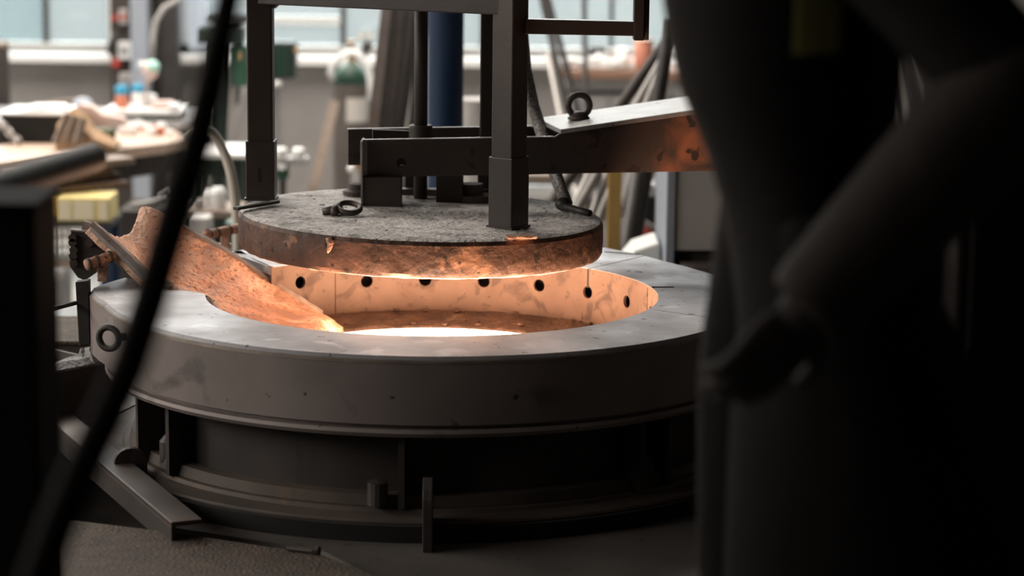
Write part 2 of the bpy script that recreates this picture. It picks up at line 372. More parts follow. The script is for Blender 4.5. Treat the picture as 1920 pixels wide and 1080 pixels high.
for a, b_ in ((1.56, 3.97), (4.03, 6.47), (6.53, 8.94)):
    b = BM(); boxmm(b, XL - .115, XL - .108, a, b_, 2.36, 4.24); obj('pane', b, M['oldglass'], root)
bm = BM()
for x in np.linspace(SK[0] + .03, SK[1] - .03, 5): boxmm(bm, x - .03, x + .03, SK[2], SK[3], 5.03, 5.10)
root = struct(obj('window_5', bm, M['white_frame'], origin=(-2.3, 11.4, 5.03)))
for k in range(4):
    a = SK[0] + .06 + k * (SK[1] - SK[0] - .06) / 4; b = BM(); boxmm(b, a + .005, a + (SK[1] - SK[0] - .06) / 4 - .065, SK[2], SK[3], 5.06, 5.067); obj('pane', b, M['oldglass'], root)
bm = BM(); boxmm(bm, -30, 30, 14.3, 40, -.6, -.3); struct(obj('ground', bm, M['yard'], origin=(0, 25, -.3)))
bm = BM(); boxmm(bm, -30, 30, 27, 27.4, -.3, 3.4); struct(obj('wall_outside', bm, M['facade'], origin=(0, 27, -.3)))
# wall pier between the first two windows
bm = BM(); boxmm(bm, bx(213) + .02, bx(318), YB - .16, YB, 0, 5); struct(obj('trim_1', bm, M['brownbar'], origin=(bx(260), YB, 0)))

# furnace deck: plates at .77, front plates a little lower, pit on the left
ZD = CZ - 1.36; ZF = CZ - 1.40
FX, FY = -.19, 5.70; ZT = CZ - 1.012        # furnace axis and top of its collar
def pol(a, r, z): return Vector((FX + r * math.cos(math.radians(a)), FY + r * math.sin(math.radians(a)), z))
RBASE = .815
def arcpts(a0, a1, r, z, n=24): return [pol(a0 + (a1 - a0) * i / n, r, z) for i in range(n + 1)]
bm = BM()    # rear deck with the round cut-out (two halves)
L0 = PZ(60, 742, ZD); L1 = PZ(385, 985, ZD)
prism(bm, [V(2.6, 5.42, ZD), V(2.6, 7.35, ZD), V(FX, 7.35, ZD)] + arcpts(90, -14, RBASE, ZD, 30) + [V(.9, 5.42, ZD)], (0, 0, -.04))
prism(bm, [V(FX, 7.35, ZD), V(-1.55, 7.35, ZD), V(-1.55, 6.45, ZD), V(L0.x, L0.y, ZD), PZ(215, 850, ZD)] + arcpts(196, 90, RBASE, ZD, 30), (0, 0, -.04))
struct(obj('floor_deck', bm, M['deck'], origin=(FX, FY, ZD)))
bm = BM()    # front deck plate, lower
G = [PZ(x, y, ZF) for x, y in ((330, 990), (600, 1030), (740, 1100), (900, 1250))]
prism(bm, [G[3], G[2], G[1], G[0]] + arcpts(-136, -14, RBASE - .03, ZF, 40) + [V(.85, 5.40, ZF), V(2.6, 5.40, ZF), V(2.6, 1.5, ZF), V(-.05, 1.5, ZF)], (0, 0, -.04))
struct(obj('floor_front', bm, M['deck'], origin=(0, 4, ZF)))
bm = BM()
ZG = ZD - .01
g2 = [PZ(-120, 950, ZG), PZ(140, 976, ZG), PZ(330, 999, ZG), PZ(600, 1040, ZG), PZ(700, 1078, ZG), PZ(820, 1180, ZG), V(-.06, 3.6, ZG), V(-1.2, 3.6, ZG)]
prism(bm, g2, (0, 0, -.06)); struct(obj('floor_grit', bm, M['grit'], origin=(-.6, 4.3, ZG)))
bm = BM()    # dark walls and bottom of the pit beside the furnace
boxmm(bm, -1.62, -1.55, 3.5, 7.35, 0, ZD - .06); boxmm(bm, -1.55, 2.6, 7.28, 7.35, 0, ZD - .04); boxmm(bm, -1.55, FX - .3, 3.6, 7.28, .38, .42)
struct(obj('floor_pit', bm, M['drum'], origin=(-1.2, 5, .38)))
bm = BM()    # columns that carry the deck
for x, y in ((-1.4, 7.2), (-1.4, 3.7), (2.4, 7.2), (2.4, 1.7), (.9, 3.6), (-.1, 1.7), (-.95, 4.6)): boxmm(bm, x - .06, x + .06, y - .06, y + .06, 0, ZF - .04)
struct(obj('trim_2', bm, M['drum'], origin=(0, 4, 0)))

# ------------------------------------------------------------------ the induction furnace
fur = thing('induction_furnace', 'round grey steel induction furnace with glowing open mouth, on the deck plates', 'furnace', (FX, FY, ZD))
HB = .146; RO, RI = .767, .54
OUT = [(-180, .822), (-166, .775), (-150, .767), (30, .767), (41, .779), (60, .855), (75, .87), (90, .86), (120, .86), (134, .80), (145, .775), (168, .785), (180, .822)]
def rout(a):
    while a > 180: a -= 360
    while a < -180: a += 360
    for (a0, r0), (a1, r1) in zip(OUT, OUT[1:]):
        if a0 <= a <= a1: return r0 + (r1 - r0) * (a - a0) / (a1 - a0)
def ring_segment(name, ao0, ao1, ai0, ai1, m=None, n=40):
    """collar segment: top plate and outer wall; its two ends may be slanted (inner and outer angles differ)"""
    bm = BM(); rings = []
    for i in range(n + 1):
        t = i / n; ao = ao0 + (ao1 - ao0) * t; ai = ai0 + (ai1 - ai0) * t; R = rout(ao)
        rings.append([pol(ai, RI, ZT), pol(ao, R - .006, ZT), pol(ao, R, ZT - .007), pol(ao, R, ZT - HB), pol(ao, R - .02, ZT - HB), pol(ao, R - .022, ZT - .02), pol(ai, RI + .003, ZT - .02)])
    loft(bm, rings)
    return autosmooth(obj(name, bm, m or M['ring'], fur), .35)
# seams of the collar
ring_segment('ring_segment', 168, 360 - 25.2, 185.6, 360 - 20.0, n=60)
ring_segment('ring_segment', -24.8, 47.5, -19.6, 44.2, n=24)
ring_segment('ring_segment', 47.9, 134, 44.6, 141, n=30)
for x, y, x2, y2 in ((1222, 538, 1264, 538), (1134, 472, 1200, 477)):
    bm = BM(); a, b = PZ(x, y, ZT + .0006), PZ(x2, y2, ZT + .0006); beam(bm, a, b, .006, .0012); obj('groove', bm, M['black'], fur)
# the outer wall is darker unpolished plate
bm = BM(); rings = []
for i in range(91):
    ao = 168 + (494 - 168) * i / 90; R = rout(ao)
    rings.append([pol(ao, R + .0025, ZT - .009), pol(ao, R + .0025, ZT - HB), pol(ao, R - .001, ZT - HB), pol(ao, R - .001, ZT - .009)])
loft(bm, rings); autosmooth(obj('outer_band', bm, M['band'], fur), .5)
bm = BM(); rings = []
for i in range(91):
    ao = 168 + (494 - 168) * i / 90; R = rout(ao)
    rings.append([pol(ao, R - .004, ZT - .0035), pol(ao, R + .0028, ZT - .0095), pol(ao, R + .0035, ZT - .015), pol(ao, R - .004, ZT - .015)])
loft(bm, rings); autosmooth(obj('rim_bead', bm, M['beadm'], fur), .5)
# lip under the band
bm = BM(); lathe(bm, [(.62, ZT - HB - .008), (RO - .012, ZT - HB - .008), (RO - .012, ZT - HB), (RO - .01, ZT - HB), (RO - .01, ZT - HB - .009), (RO + .006, ZT - HB - .010), (RO + .010, ZT - HB - .017), (RO + .004, ZT - HB - .026), (.62, ZT - HB - .026)], (FX, FY, 0), 96)
obj('lower_lip', bm, M['band'], fur, smooth=False); autosmooth(COL.objects['lower_lip'], .4)
# liner with holes
HOLES = [130.8, 110.4, 94.0, 77.6, 61.2, 44.8, 27.9, 11.3, -5, -36, -52, -68, -84, -100, -116]
def liner_panel(a0, a1):
    bm = BM(); zt, zb = ZT - .0008, ZT - .146; zc = ZT - .061; rh = .0162; hw = 1.9; hz = .020
    hs = sorted(h for h in HOLES if a0 + 2 < h < a1 - 2); cuts = [a0]
    def quad(a, b, z0, z1):
        n = max(1, int((b - a) / 3))
        for i in range(n):
            p, q = a + (b - a) * i / n, a + (b - a) * (i + 1) / n
            face(bm, [bm.verts.new(x) for x in (pol(p, RI, z0), pol(q, RI, z0), pol(q, RI, z1), pol(p, RI, z1))])
    cur = a0
    for h in hs:
        z_c = ZT - (.05 if h > 120 else .062)
        quad(cur, h - hw, zb, zt); quad(h - hw, h + hw, zb, z_c - hz); quad(h - hw, h + hw, z_c + hz, zt)
        n = 16; o, c1, c2 = [], [], []
        for k in range(n):
            t = 2 * PI * k / n + PI / 4; ca, sa = math.cos(t), math.sin(t); s = max(abs(ca), abs(sa))
            o.append(bm.verts.new(pol(h + hw * ca / s, RI, z_c + hz * sa / s)))
            dh = math.degrees(rh * ca / RI)
            c1.append(bm.verts.new(pol(h + dh, RI, z_c + rh * sa))); c2.append(bm.verts.new(pol(h + dh, RI + .008, z_c + rh * sa)))
        for k in range(n):
            face(bm, (o[k], o[(k + 1) % n], c1[(k + 1) % n], c1[k])); face(bm, (c1[k], c1[(k + 1) % n], c2[(k + 1) % n], c2[k]))
        cur = h + hw
    quad(cur, a1, zb, zt)
    bmesh.ops.remove_doubles(bm, verts=bm.verts, dist=2e-4)
    bmesh.ops.recalc_face_normals(bm, faces=bm.faces)
    return obj('liner_panel', bm, M['refr'], fur)
for a0, a1 in ((-174.5, -98.2), (-98, -20), (-19.6, 14.6), (15.0, 119.6), (119.8, 141)): liner_panel(a0, a1)
bm = BM(); prism(bm, [pol(44.4, RI - .0008, ZT - .001), pol(45.0, RI - .0008, ZT - .001), pol(45.0, RI - .0008, ZT - .05), pol(44.4, RI - .0008, ZT - .05)], pol(44.7, .002, 0) - pol(44.7, 0, 0)); obj('liner_seam', bm, M['black'], fur)
# backing so that the holes look into a dark cavity
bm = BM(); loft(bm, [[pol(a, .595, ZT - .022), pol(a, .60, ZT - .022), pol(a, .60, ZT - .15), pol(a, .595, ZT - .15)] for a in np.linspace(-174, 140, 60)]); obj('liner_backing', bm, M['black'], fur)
# sloping hearth between liner and melt
bm = BM(); NR = 14; NA = 120; rows = []
rr = [.541, .535, .52, .50, .48, .46, .44, .425, .41, .40, .393, .39]
for i, r in enumerate(rr):
    t = i / (len(rr) - 1); row = []
    for k in range(NA):
        a = 360 * k / NA; e = random.uniform(-.004, .004) * (1 if 0 < i < 9 else .3)
        zz = ZT - .141 - .020 * t ** .8 + e - (.008 if i >= 10 else 0)
        row.append(pol(a, r + random.uniform(-.002, .002), zz))
    rows.append(row)
for row in rows: pass
vr = [[bm.verts.new(p) for p in row] for row in rows]
for A, B in zip(vr, vr[1:]):
    for k in range(NA): face(bm, (A[k], A[(k + 1) % NA], B[(k + 1) % NA], B[k]))
obj('hearth_ledge', bm, M['hearth'], fur, smooth=True)
bm = BM()
for k in range(46):
    a = random.uniform(10, 170); r = random.choice([.535, .53, .45, .42, .41]); s = random.uniform(.003, .007)
    p = pol(a, r, ZT - .141 - .02 * max(0, (.54 - r) / .15) + .002); ell(bm, p, s * random.uniform(1, 2), s, s * .7, 7, 5, .25)
o = obj('slag_crumbs', bm, M['hearth'], fur); o['kind'] = 'stuff'
bm = BM(); lathe(bm, [(0, ZT - .163), (.40, ZT - .163), (.40, ZT - .175), (0, ZT - .175)], (FX, FY, 0), 64)
tag(obj('molten_metal', bm, M['melt'], origin=(FX, FY, ZT - .17)), 'white hot molten metal pool inside the round furnace mouth', 'molten metal')
bm = BM(); lathe(bm, [(.545, ZT - .145), (.60, ZT - .15), (.60, ZT - .30), (.41, ZT - .30), (.41, ZT - .18), (.395, ZT - .18), (.395, ZT - .32), (.62, ZT - .32), (.62, ZT - .15), (.545, ZT - .146)], (FX, FY, 0), 48)
obj('crucible_body', bm, M['drum'], fur)
# drum, stiffeners and base
bm = BM(); lathe(bm, [(.665, ZD + .01), (.68, ZD + .01), (.68, ZT - HB - .02), (.665, ZT - HB - .02)], (FX, FY, 0), 96); autosmooth(obj('drum', bm, M['drum'], fur), .5)
bm = BM(); lathe(bm, [(.0, ZD - .05), (RBASE - .032, ZD - .05), (RBASE - .032, ZD - .012), (RBASE - .012, ZD - .0035), (RBASE - .012, ZD), (RBASE - .016, ZD + .004), (.74, ZD + .004), (.735, ZD + .012), (.0, ZD + .012)], (FX, FY, 0), 96); autosmooth(obj('base_disc', bm, M['rustbase'], fur), .5)
bm = BM(); lathe(bm, [(RBASE - .03, ZD - .05), (RBASE, ZD - .05), (RBASE, ZD - .004), (RBASE - .03, ZD - .004)], (FX, FY, 0), 96); autosmooth(obj('base_skirt', bm, M['black'], fur), .5)  # side of the base disc: dark paint and its shade put into black
bm = BM(); lathe(bm, [(.676, ZD + .013), (.722, ZD + .013), (.716, ZD + .036), (.676, ZD + .036)], (FX, FY, 0), 96); autosmooth(obj('base_ring', bm, M['rustbase'], fur), .5)
for a in (-152, -140, -93, -50, -43, -20, 14, 60, 120):
    bm = BM(); d = pol(a, 1, 0) - pol(a, 0, 0); zb = ZD + .014; ztop = ZT - HB - .027
    c0, c1 = pol(a, .675, 0), pol(a, .745, 0); s = Vector((-d.y, d.x, 0)) * .007
    prism(bm, [V(c0.x, c0.y, zb) - s, V(c1.x, c1.y, zb) - s, V(c1.x, c1.y, ztop) - s, V(c0.x, c0.y, ztop) - s], s * 2)
    obj('stiffener', bm, M['drum'], fur)
for a in (-146, -46):
    bm = BM(); c = pol(a, .69, 0); lathe(bm, [(.0, ZD + .02), (.03, ZD + .02), (.03, ZD + .07), (.018, ZD + .085), (0, ZD + .09)], (c.x, c.y, 0), 14); obj('clamp_nut', bm, M['bracket'], fur)
for a in (-97,):
    bm = BM(); c = pol(a, .735, 0); lathe(bm, [(.0, ZD + .02), (.022, ZD + .02), (.022, ZD + .07), (0, ZD + .075)], (c.x, c.y, 0), 14); obj('clamp_nut', bm, M['bracket'], fur)
for px in (288,):
    c = PZ(px, 797, ZD); bm = BM(); tube(bm, [(c.x, c.y, ZD), (c.x, c.y, ZT - HB)], .019, 20); obj('support_post', bm, M['drum'], fur)
# lugs with round tops standing on the base rim
def lug(a, r0, r1, h, th, z0, name='lifting_lug'):
    bm = BM(); d = (pol(a, 1, 0) - pol(a, 0, 0)); s = Vector((-d.y, d.x, 0)) * th; w_ = (r1 - r0) / 2
    pts = [pol(a, r0, z0), pol(a, r1, z0)]
    for k in range(9):
        t = PI * k / 8; pts.append(pol(a, (r0 + r1) / 2 + w_ * math.cos(t), z0 + h - w_ + w_ * math.sin(t)))
    prism(bm, [p - s / 2 for p in pts], s); return obj(name, bm, M['bracket'], fur, bevel=.002)
lug(-88.6, .775, .885, .145, .021, ZF)
p = PZ(246, 893, ZD)
bm = BM(); dvec = V(.035, .011, 0)
pts = [p - dvec, p + dvec] + [p + dvec * math.cos(PI * k / 10) + V(0, 0, .030 + .034 * math.sin(PI * k / 10)) for k in range(11)]
prism(bm, pts, (-.006, .02, 0)); obj('lifting_lug', bm, M['bracket'], fur)
# eye ring on the left of the band
p = PZ(206, 640, ZT - .075); a = -161
pe = pol(a, rout(a) + .010, ZT - .083); c = PP(213, 628, pe, Vector((math.cos(math.radians(a)), math.sin(math.radians(a)), 0)))
bm = BM(); ax = Vector((-.33, -.94, 0)); torus(bm, c + V(-.005, -.035, 0), .0245, .0078, ax, 32, 10); obj('side_eye_ring', bm, M['bracket'], fur, smooth=True)
bm = BM(); tube(bm, [c + V(.018, -.030, 0), c + V(.06, .03, -.0)], .009, 10); obj('eye_shank', bm, M['bracket'], fur, smooth=True)
# dark plate on the left end of the collar with its pin
pl = PY(150, 640, 5.66); bm = BM()
prism(bm, [PY(141, 529, 5.66), PY(166, 526, 5.66), PY(169, 645, 5.66), PY(148, 650, 5.66)], (0, .03, 0)); obj('end_plate', bm, M['bracket'], fur, bevel=.002)
prs = [PY(141, 529, 5.66), PY(148, 650, 5.66)]
bm = BM(); tube(bm, [PY(93, 581, 5.58), PY(142, 568, 5.665)], .0052, 10); obj('locking_pin', bm, M['bracket'], fur, smooth=True)

# spout: lined trough rising out to the left
def rel(x, y, d): return V(FX + x, FY + y, ZT + d)
def RY(px, py, y): return PY(px, py, FY + y)
NEAR = [RY(175, 420, .12), RY(238, 478, .08), RY(292, 524, .03), pol(186, .535, ZT - .004), pol(-152, .535, ZT - .012), pol(-128, .535, ZT - .06), pol(-122, .50, ZT - .15)]
FAR = [RY(266, 402, .45), RY(345, 428, .42), RY(430, 476, .38), RY(520, 536, .36), RY(570, 567, .37), RY(607, 590, .38), rel(-.24, .36, -.158)]
BOT = [RY(230, 441, .30), RY(310, 492, .24), RY(390, 542, .18), RY(470, 580, .10), RY(540, 603, .05), RY(602, 612, .02), rel(-.23, .0, -.158)]
def cr_(P, t):
    n = len(P) - 1; x = min(max(t, 0), 1) * n; i = min(int(x), n - 1); u = x - i
    p0, p1, p2, p3 = P[max(i - 1, 0)], P[i], P[i + 1], P[min(i + 2, n)]
    return .5 * ((2 * p1) + (p2 - p0) * u + (2 * p0 - 5 * p1 + 4 * p2 - p3) * u * u + (3 * p1 - p0 - 3 * p2 + p3) * u ** 3)
def trough(t, v, bulge=1.0):
    a, b, c = cr_(NEAR, t), cr_(BOT, t), cr_(FAR, t)
    return a * (1 - v) * (1 - 2 * v) + b * 4 * v * (1 - v) + c * v * (2 * v - 1) if bulge == 1 else None
from mathutils import noise as mn
bm = BM(); NU, NV = 90, 44; g = []
for i in range(NU + 1):
    row = []
    for j in range(NV + 1):
        v = j / NV; t = i / NU; p = trough(t, v)
        e = (mn.noise(p * 22) * .008 + mn.noise(p * 60) * .004) * (0.35 if j in (0, NV) else 1)
        hump = .032 * math.exp(-((t - .05) / .10) ** 2) * math.exp(-((v - .93) / .13) ** 2)
        p = p + V(0, 0, e + hump); row.append(bm.verts.new(p))
    g.append(row)
for i in range(NU):
    for j in range(NV): face(bm, (g[i][j], g[i + 1][j], g[i + 1][j + 1], g[i][j + 1]))
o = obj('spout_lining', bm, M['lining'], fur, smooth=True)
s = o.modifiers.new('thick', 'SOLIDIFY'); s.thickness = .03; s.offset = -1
bm = BM()     # steel shell edge along the near side
n = 26; T = .385
rings = []
for i in range(n + 1):
    t = i / n * T; p = cr_(NEAR, t); q = cr_(NEAR, t + .02); dd = (q - p).normalized(); out = dd.cross(V(0, 0, 1)).normalized()
    if out.y > 0: out = -out
    e = mn.noise(p * 40) * .003
    rings.append([p + out * .002 + V(0, 0, .008 + e), p - out * .012 + V(0, 0, .006 + e), p - out * .012 - V(0, 0, .010), p + out * .010 - V(0, 0, .018), p + out * .012 - V(0, 0, .004)])
loft(bm, rings); obj('spout_edge', bm, M['rim'], fur)
bm = BM()     # far edge
rings = []
for i in range(n + 1):
    t = .02 + i / n * .80; p = cr_(FAR, t); out = V(.15, 1, 0).normalized(); e = mn.noise(p * 40) * .003
    rings.append([p - out * .006 + V(0, 0, .006 + e), p + out * .008 + V(0, 0, .008 + e), p + out * .010 - V(0, 0, .03), p - out * .006 - V(0, 0, .02)])
loft(bm, rings); obj('spout_edge', bm, M['rim'], fur)
bm = BM()     # cheek plate between the near edge and the collar
pts = [cr_(NEAR, t) - V(0, 0, .012) for t in np.linspace(0.0, .34, 10)]
prism(bm, pts + [PZ(296, 531, ZT) , PZ(238, 521, ZT), PY(196, 470, FY + .12)], (.01, .012, 0)); obj('spout_cheek', bm, M['bin'], fur)
bm = BM(); prism(bm, [pol(141, RI, ZT), rel(-.561, .63, .0), rel(-.60, .66, -.0), rel(-.60, .66, -.15), rel(-.561, .63, -.15), pol(141, RI, ZT - .15)], (.004, .004, 0)); obj('spout_cheek', bm, M['refr'], fur)
bm = BM(); prism(bm, [PZ(418, 471, ZT), PZ(452, 470, ZT), PZ(475, 484, ZT), PZ(438, 481, ZT)], (0, 0, -.012)); obj('rear_tab', bm, M['ring'], fur)
# bolted bracket plate under the spout tip
YBk = 5.83
bm = BM(); q = [PY(x, y, YBk) for x, y in ((133, 432), (194, 437), (197, 500), (160, 526), (146, 521), (131, 500))]
prism(bm, q, (.0, .012, 0)); obj('bolted_plate', bm, M['bracket'], fur, bevel=.0015)
bm = BM(); q2 = [PY(x, y, YBk - .004) for x, y in ((134, 431), (192, 435), (194, 438), (134, 434))]; prism(bm, q2, (0, .03, 0)); obj('plate_edge', bm, M['rim'], fur)
bm = BM(); prism(bm, [PY(x, y, YBk + .02) for x, y in ((132, 431), (150, 436), (158, 415), (176, 419), (200, 440), (200, 470), (140, 470))], (0, .01, 0)); obj('spout_end_plate', bm, M['rim'], fur)
for x, y in ((137, 445), (137, 454), (168, 455), (138, 479), (139, 492), (139, 468)):
    p = PY(x, y, YBk); bm = BM(); tube(bm, [p + V(0, .002, 0), p - V(0, .010, 0)], .0108, 6); obj('hex_bolt', bm, M['angle'], fur)
def pipe_bracket(pts, foot, Y):
    a, b = pts; bm = BM(); n = 8
    P = [a.lerp(b, k / n) for k in range(n + 1)]; tube(bm, P, .0135, 14, jit=.04); obj('spout_pipe', bm, M['copper'], fur, smooth=True)
    for k in (.06, .30, .68):
        c = a.lerp(b, k); d = (b - a).normalized(); bm = BM(); tube(bm, [c - d * .003, c + d * .003], .0155, 14); obj('pipe_collar', bm, M['bin'], fur)
    f0, f1 = foot; bm = BM(); beam(bm, f0, f1, .024, .02, V(0, 1, 0)); obj('pipe_foot', bm, M['copper'], fur, bevel=.002)
pa, pb = PY(162, 497, 5.74), PY(226, 475, 5.80); fm = pa.lerp(pb, .48)
pipe_bracket((pa, pb), (fm, PY(193, 527, fm.y)), 5.85)
pa, pb = PY(386, 441, 6.40), PY(446, 428, 6.55); fm = pa.lerp(pb, .6)
pipe_bracket((pa, pb), (fm, PY(422, 478, fm.y)), 6.45)
bm = BM(); tube(bm, [PY(388, 436, 6.40), PY(384, 440, 6.38), PY(395, 450, 6.38), PY(398, 447, 6.4)], .004, 6); obj('pipe_hook', bm, M['copper'], fur)
bm = BM(); boxmm(bm, -.92, -.78, 6.36, 6.62, ZT - .05, ZT - .03); obj('pipe_shelf', bm, M['ring'], fur)

# ------------------------------------------------------------------ lid, hanging over the mouth
LX, LY, ZL = -.2265, 5.919, CZ - .8484; LR, LT, SL = .45, .0925, -.0248
lid = thing('furnace_lid', 'thick round rusty furnace lid held above the mouth by square steel posts', 'furnace lid', (LX, LY, ZL - LT))
def lidz(x, y=0): return ZL + SL * (x - LX)
bm = BM(); NA = 128; prof = [(0.001, 0), (.15, .0), (.30, 0), (.40, 0), (.434, -.001), (.444, -.005), (.45, -.014), (.4505, -.05), (.449, -.080), (.444, -.089), (.436, -.0925), (.30, -.0925), (.001, -.0925)]
rows = []
for i, (r, z) in enumerate(prof):
    row = []
    for k in range(NA):
        a = 2 * PI * k / NA; x = LX + r * math.cos(a); y = LY + r * math.sin(a)
        e = random.uniform(-.0010, .0010) if i in (8, 9, 10) else 0
        row.append(bm.verts.new((x + e, y + e, lidz(x) + z + e)))
    rows.append(row)
for A, B in zip(rows, rows[1:]):
    for k in range(NA): face(bm, (A[k], A[(k + 1) % NA], B[(k + 1) % NA], B[k]))
o = obj('lid_disc', bm, M['lidside'], lid)
o.data.materials.append(M['lidtop']); o.data.materials.append(M['lidunder'])
for p in o.data.polygons:
    zz = p.center.z + (ZL - LT) - lidz(p.center.x + LX)
    if zz > -.004: p.material_index = 1
    elif zz < -.091: p.material_index = 2
autosmooth(o, .5)
ZP = CZ - .18                                           # frame tops, above the picture
def post(cx, cy, rz, zsock, s=.062, ss=.070, slot=None):
    zb = lidz(cx)
    bm = BM(); box(bm, (cx, cy, (zb + zsock) / 2), (ss, ss, zsock - zb), rz); so = obj('post_socket', bm, M['frame'], lid, bevel=.003)
    bm = BM(); box(bm, (cx, cy, (zsock - .01 + ZP) / 2), (s, s, ZP - zsock + .01), rz); obj('post', bm, M['frame'], lid, bevel=.004)
    bm = BM(); box(bm, (cx, cy, zb + .003), (ss + .006, ss + .006, .006), rz); obj('post_foot', bm, M['frame'], lid)
    return so
pL = V(-.6345, 6.05, 0); s1 = post(pL.x, pL.y, 0, CZ - .689, .0635, .0725)
pR = V(-.0105, 5.694, 0)
RZ = math.radians(-36)
s2 = post(pR.x, pR.y + .02, RZ, CZ - .683)
def slot(so, c, n_, w_, h_):
    bm = BM(); n_ = Vector(n_).normalized(); s = n_.cross(V(0, 0, 1)).normalized(); c = Vector(c)
    pts = [c + s * i * w_ / 2 + V(0, 0, j * h_ / 2) for i, j in ((-1, -1), (1, -1), (1, 1), (-1, 1))]
    prism(bm, [p + n_ * .0008 for p in pts], -n_ * .004); obj('socket_slot', bm, M['black'], so)
slot(s1, PY(487, 328, pL.y - .0363), (0, -1, 0), .009, .036)
nA = V(math.cos(RZ + PI), math.sin(RZ + PI), 0); nB = V(-math.sin(RZ) * -1, 0, 0)
cA = V(pR.x, pR.y + .02, 0) + nA * .035
slot(s2, PP(929, 357, cA, nA), nA, .008, .040)
p3 = V(-.058, 6.30, 0); post(p3.x, p3.y, 0, CZ - .70, .062, .07)
# top beams of the frame
zb = PY(720, 17, 5.88).z
for a, b in ((pL, pR + V(0, .02, 0)), (pR + V(0, .02, 0), p3)):
    bm = BM(); beam(bm, V(a.x, a.y, zb + .05), V(b.x, b.y, zb + .05), .058, .10); obj('top_beam', bm, M['frame'], lid, bevel=.003)
bm = BM(); d = (pR - pL).normalized(); c = V(pL.x, pL.y, zb) + V(.032, -.0, 0)       # weld fillet in the corner
prism(bm, [c, c + V(.012, -.007, 0), c + V(0, 0, -.012)], (.006, .02, 0)); obj('corner_fillet', bm, M['frame'], lid)
# side arm with a hanging end piece
Ya = 5.70
bm = BM(); q = [PY(985, 36, Ya), PY(1200, 41, Ya), PY(1200, 68, Ya), PY(985, 64, Ya)]; prism(bm, q, (0, .05, 0)); obj('side_arm', bm, M['frame'], lid, bevel=.002)
a = PY(1197, 76, Ya); bm = BM(); boxmm(bm, PY(1188, 76, Ya).x, PY(1207, 76, Ya).x, Ya - .004, Ya + .058, a.z, ZP); obj('side_hanger', bm, M['frame'], lid, bevel=.002)
bm = BM(); boxmm(bm, PY(1207.5, 76, Ya).x, PY(1217, 76, Ya).x, Ya + .01, Ya + .07, a.z, ZP); obj('side_hanger', bm, M['bin'], lid, bevel=.002)
# lift rod and collar
rx = -.238; ry = 6.16
bm = BM(); tube(bm, [(rx, ry, ZL - .002), (rx, ry, ZP)], .0172, 24); obj('lift_rod', bm, M['beam'], lid, smooth=True)
zc = PY(790, 234, ry).z; bm = BM(); lathe(bm, [(0, zc - .09), (.030, zc - .09), (.030, zc - .003), (.027, zc), (0, zc)], (rx, ry, 0), 28); autosmooth(obj('rod_collar', bm, M['beam'], lid), .5)
# carrying arm: two side plates joined by a sloping top flange
ang = math.radians(12); bd = V(math.cos(ang), math.sin(ang), 0); bn = V(math.sin(ang), -math.cos(ang), 0)
P0 = V(-.3791, 6.0, 0)
def onp(px, py, off=0): return PP(px, py, P0 - bn * off, bn)
front = [(679, 264), (1038, 258), (1050, 251), (1287, 216), (1560, 176), (1560, 316), (1320, 321), (679, 333)]
bm = BM(); prism(bm, [onp(x, y) for x, y in front], -bn * .012); obj('arm_plate', bm, M['beamrust'], lid, bevel=.0015)
fp = [onp(x, y) for x, y in front]
bm = BM(); prism(bm, [p - bn * .25 for p in fp], -bn * .012); obj('arm_plate', bm, M['beamrust'], lid, bevel=.0015)
bm = BM(); prism(bm, [onp(699, 243, .16), onp(790, 246, .16), onp(790, 300, .16), onp(699, 300, .16)], -bn * .012); obj('inner_plate', bm, M['beam'], lid, bevel=.001)
bm = BM(); prism(bm, [fp[0] - bn * .002 + bd * -.004, fp[0] + bd * .012, fp[7] + bd * .012, fp[7] + bd * -.004], bn * .005); obj('end_flange', bm, M['rim'], lid)
bm = BM(); up = V(0, 0, .001)
prism(bm, [fp[2] + bn * .006, fp[3] + bn * .006, fp[4] + bn * .006, fp[4] - bn * .272, fp[3] - bn * .272, fp[2] - bn * .272 - bd * .0], (0, 0, .012)); obj('top_flange', bm, M['flange'], lid, bevel=.0015)
bm = BM(); prism(bm, [fp[0] + V(0, 0, .0005), fp[1] + V(0, 0, .0005), fp[1] + V(0, 0, .003), fp[0] + V(0, 0, .003)], -bn * .012); obj('worn_edge', bm, M['flange'], lid)  # pale strips: edge wear plus the light the top faces reflect
bm = BM(); prism(bm, [p - bn * .25 for p in (fp[0] + V(0, 0, .0005), fp[1] + V(0, 0, .0005), fp[1] + V(0, 0, .003), fp[0] + V(0, 0, .003))], -bn * .012); obj('worn_edge', bm, M['flange'], lid)
bm = BM(); bh = onp(752, 305); tube(bm, [bh + bn * .0005, bh - bn * .002], .012, 18); obj('plate_hole', bm, M['black'], lid)
bm = BM(); prism(bm, [onp(750, 309), onp(757, 308), onp(757, 311), onp(750, 311)], bn * .001); obj('hole_rim', bm, M['copper'], lid)
# column that carries the far end of the arm
ac = fp[4] - bn * .13 - bd * .06
bm = BM(); tube(bm, [V(ac.x, ac.y, ZD + .02), V(ac.x, ac.y, fp[5].z + .002)], .075, 28); autosmooth(obj('arm_column', bm, M['beam'], lid), .6)
bm = BM(); lathe(bm, [(0, ZD + .001), (.13, ZD + .001), (.13, ZD + .02), (0, ZD + .02)], (ac.x, ac.y, 0), 28); autosmooth(obj('column_base', bm, M['beam'], lid), .6)
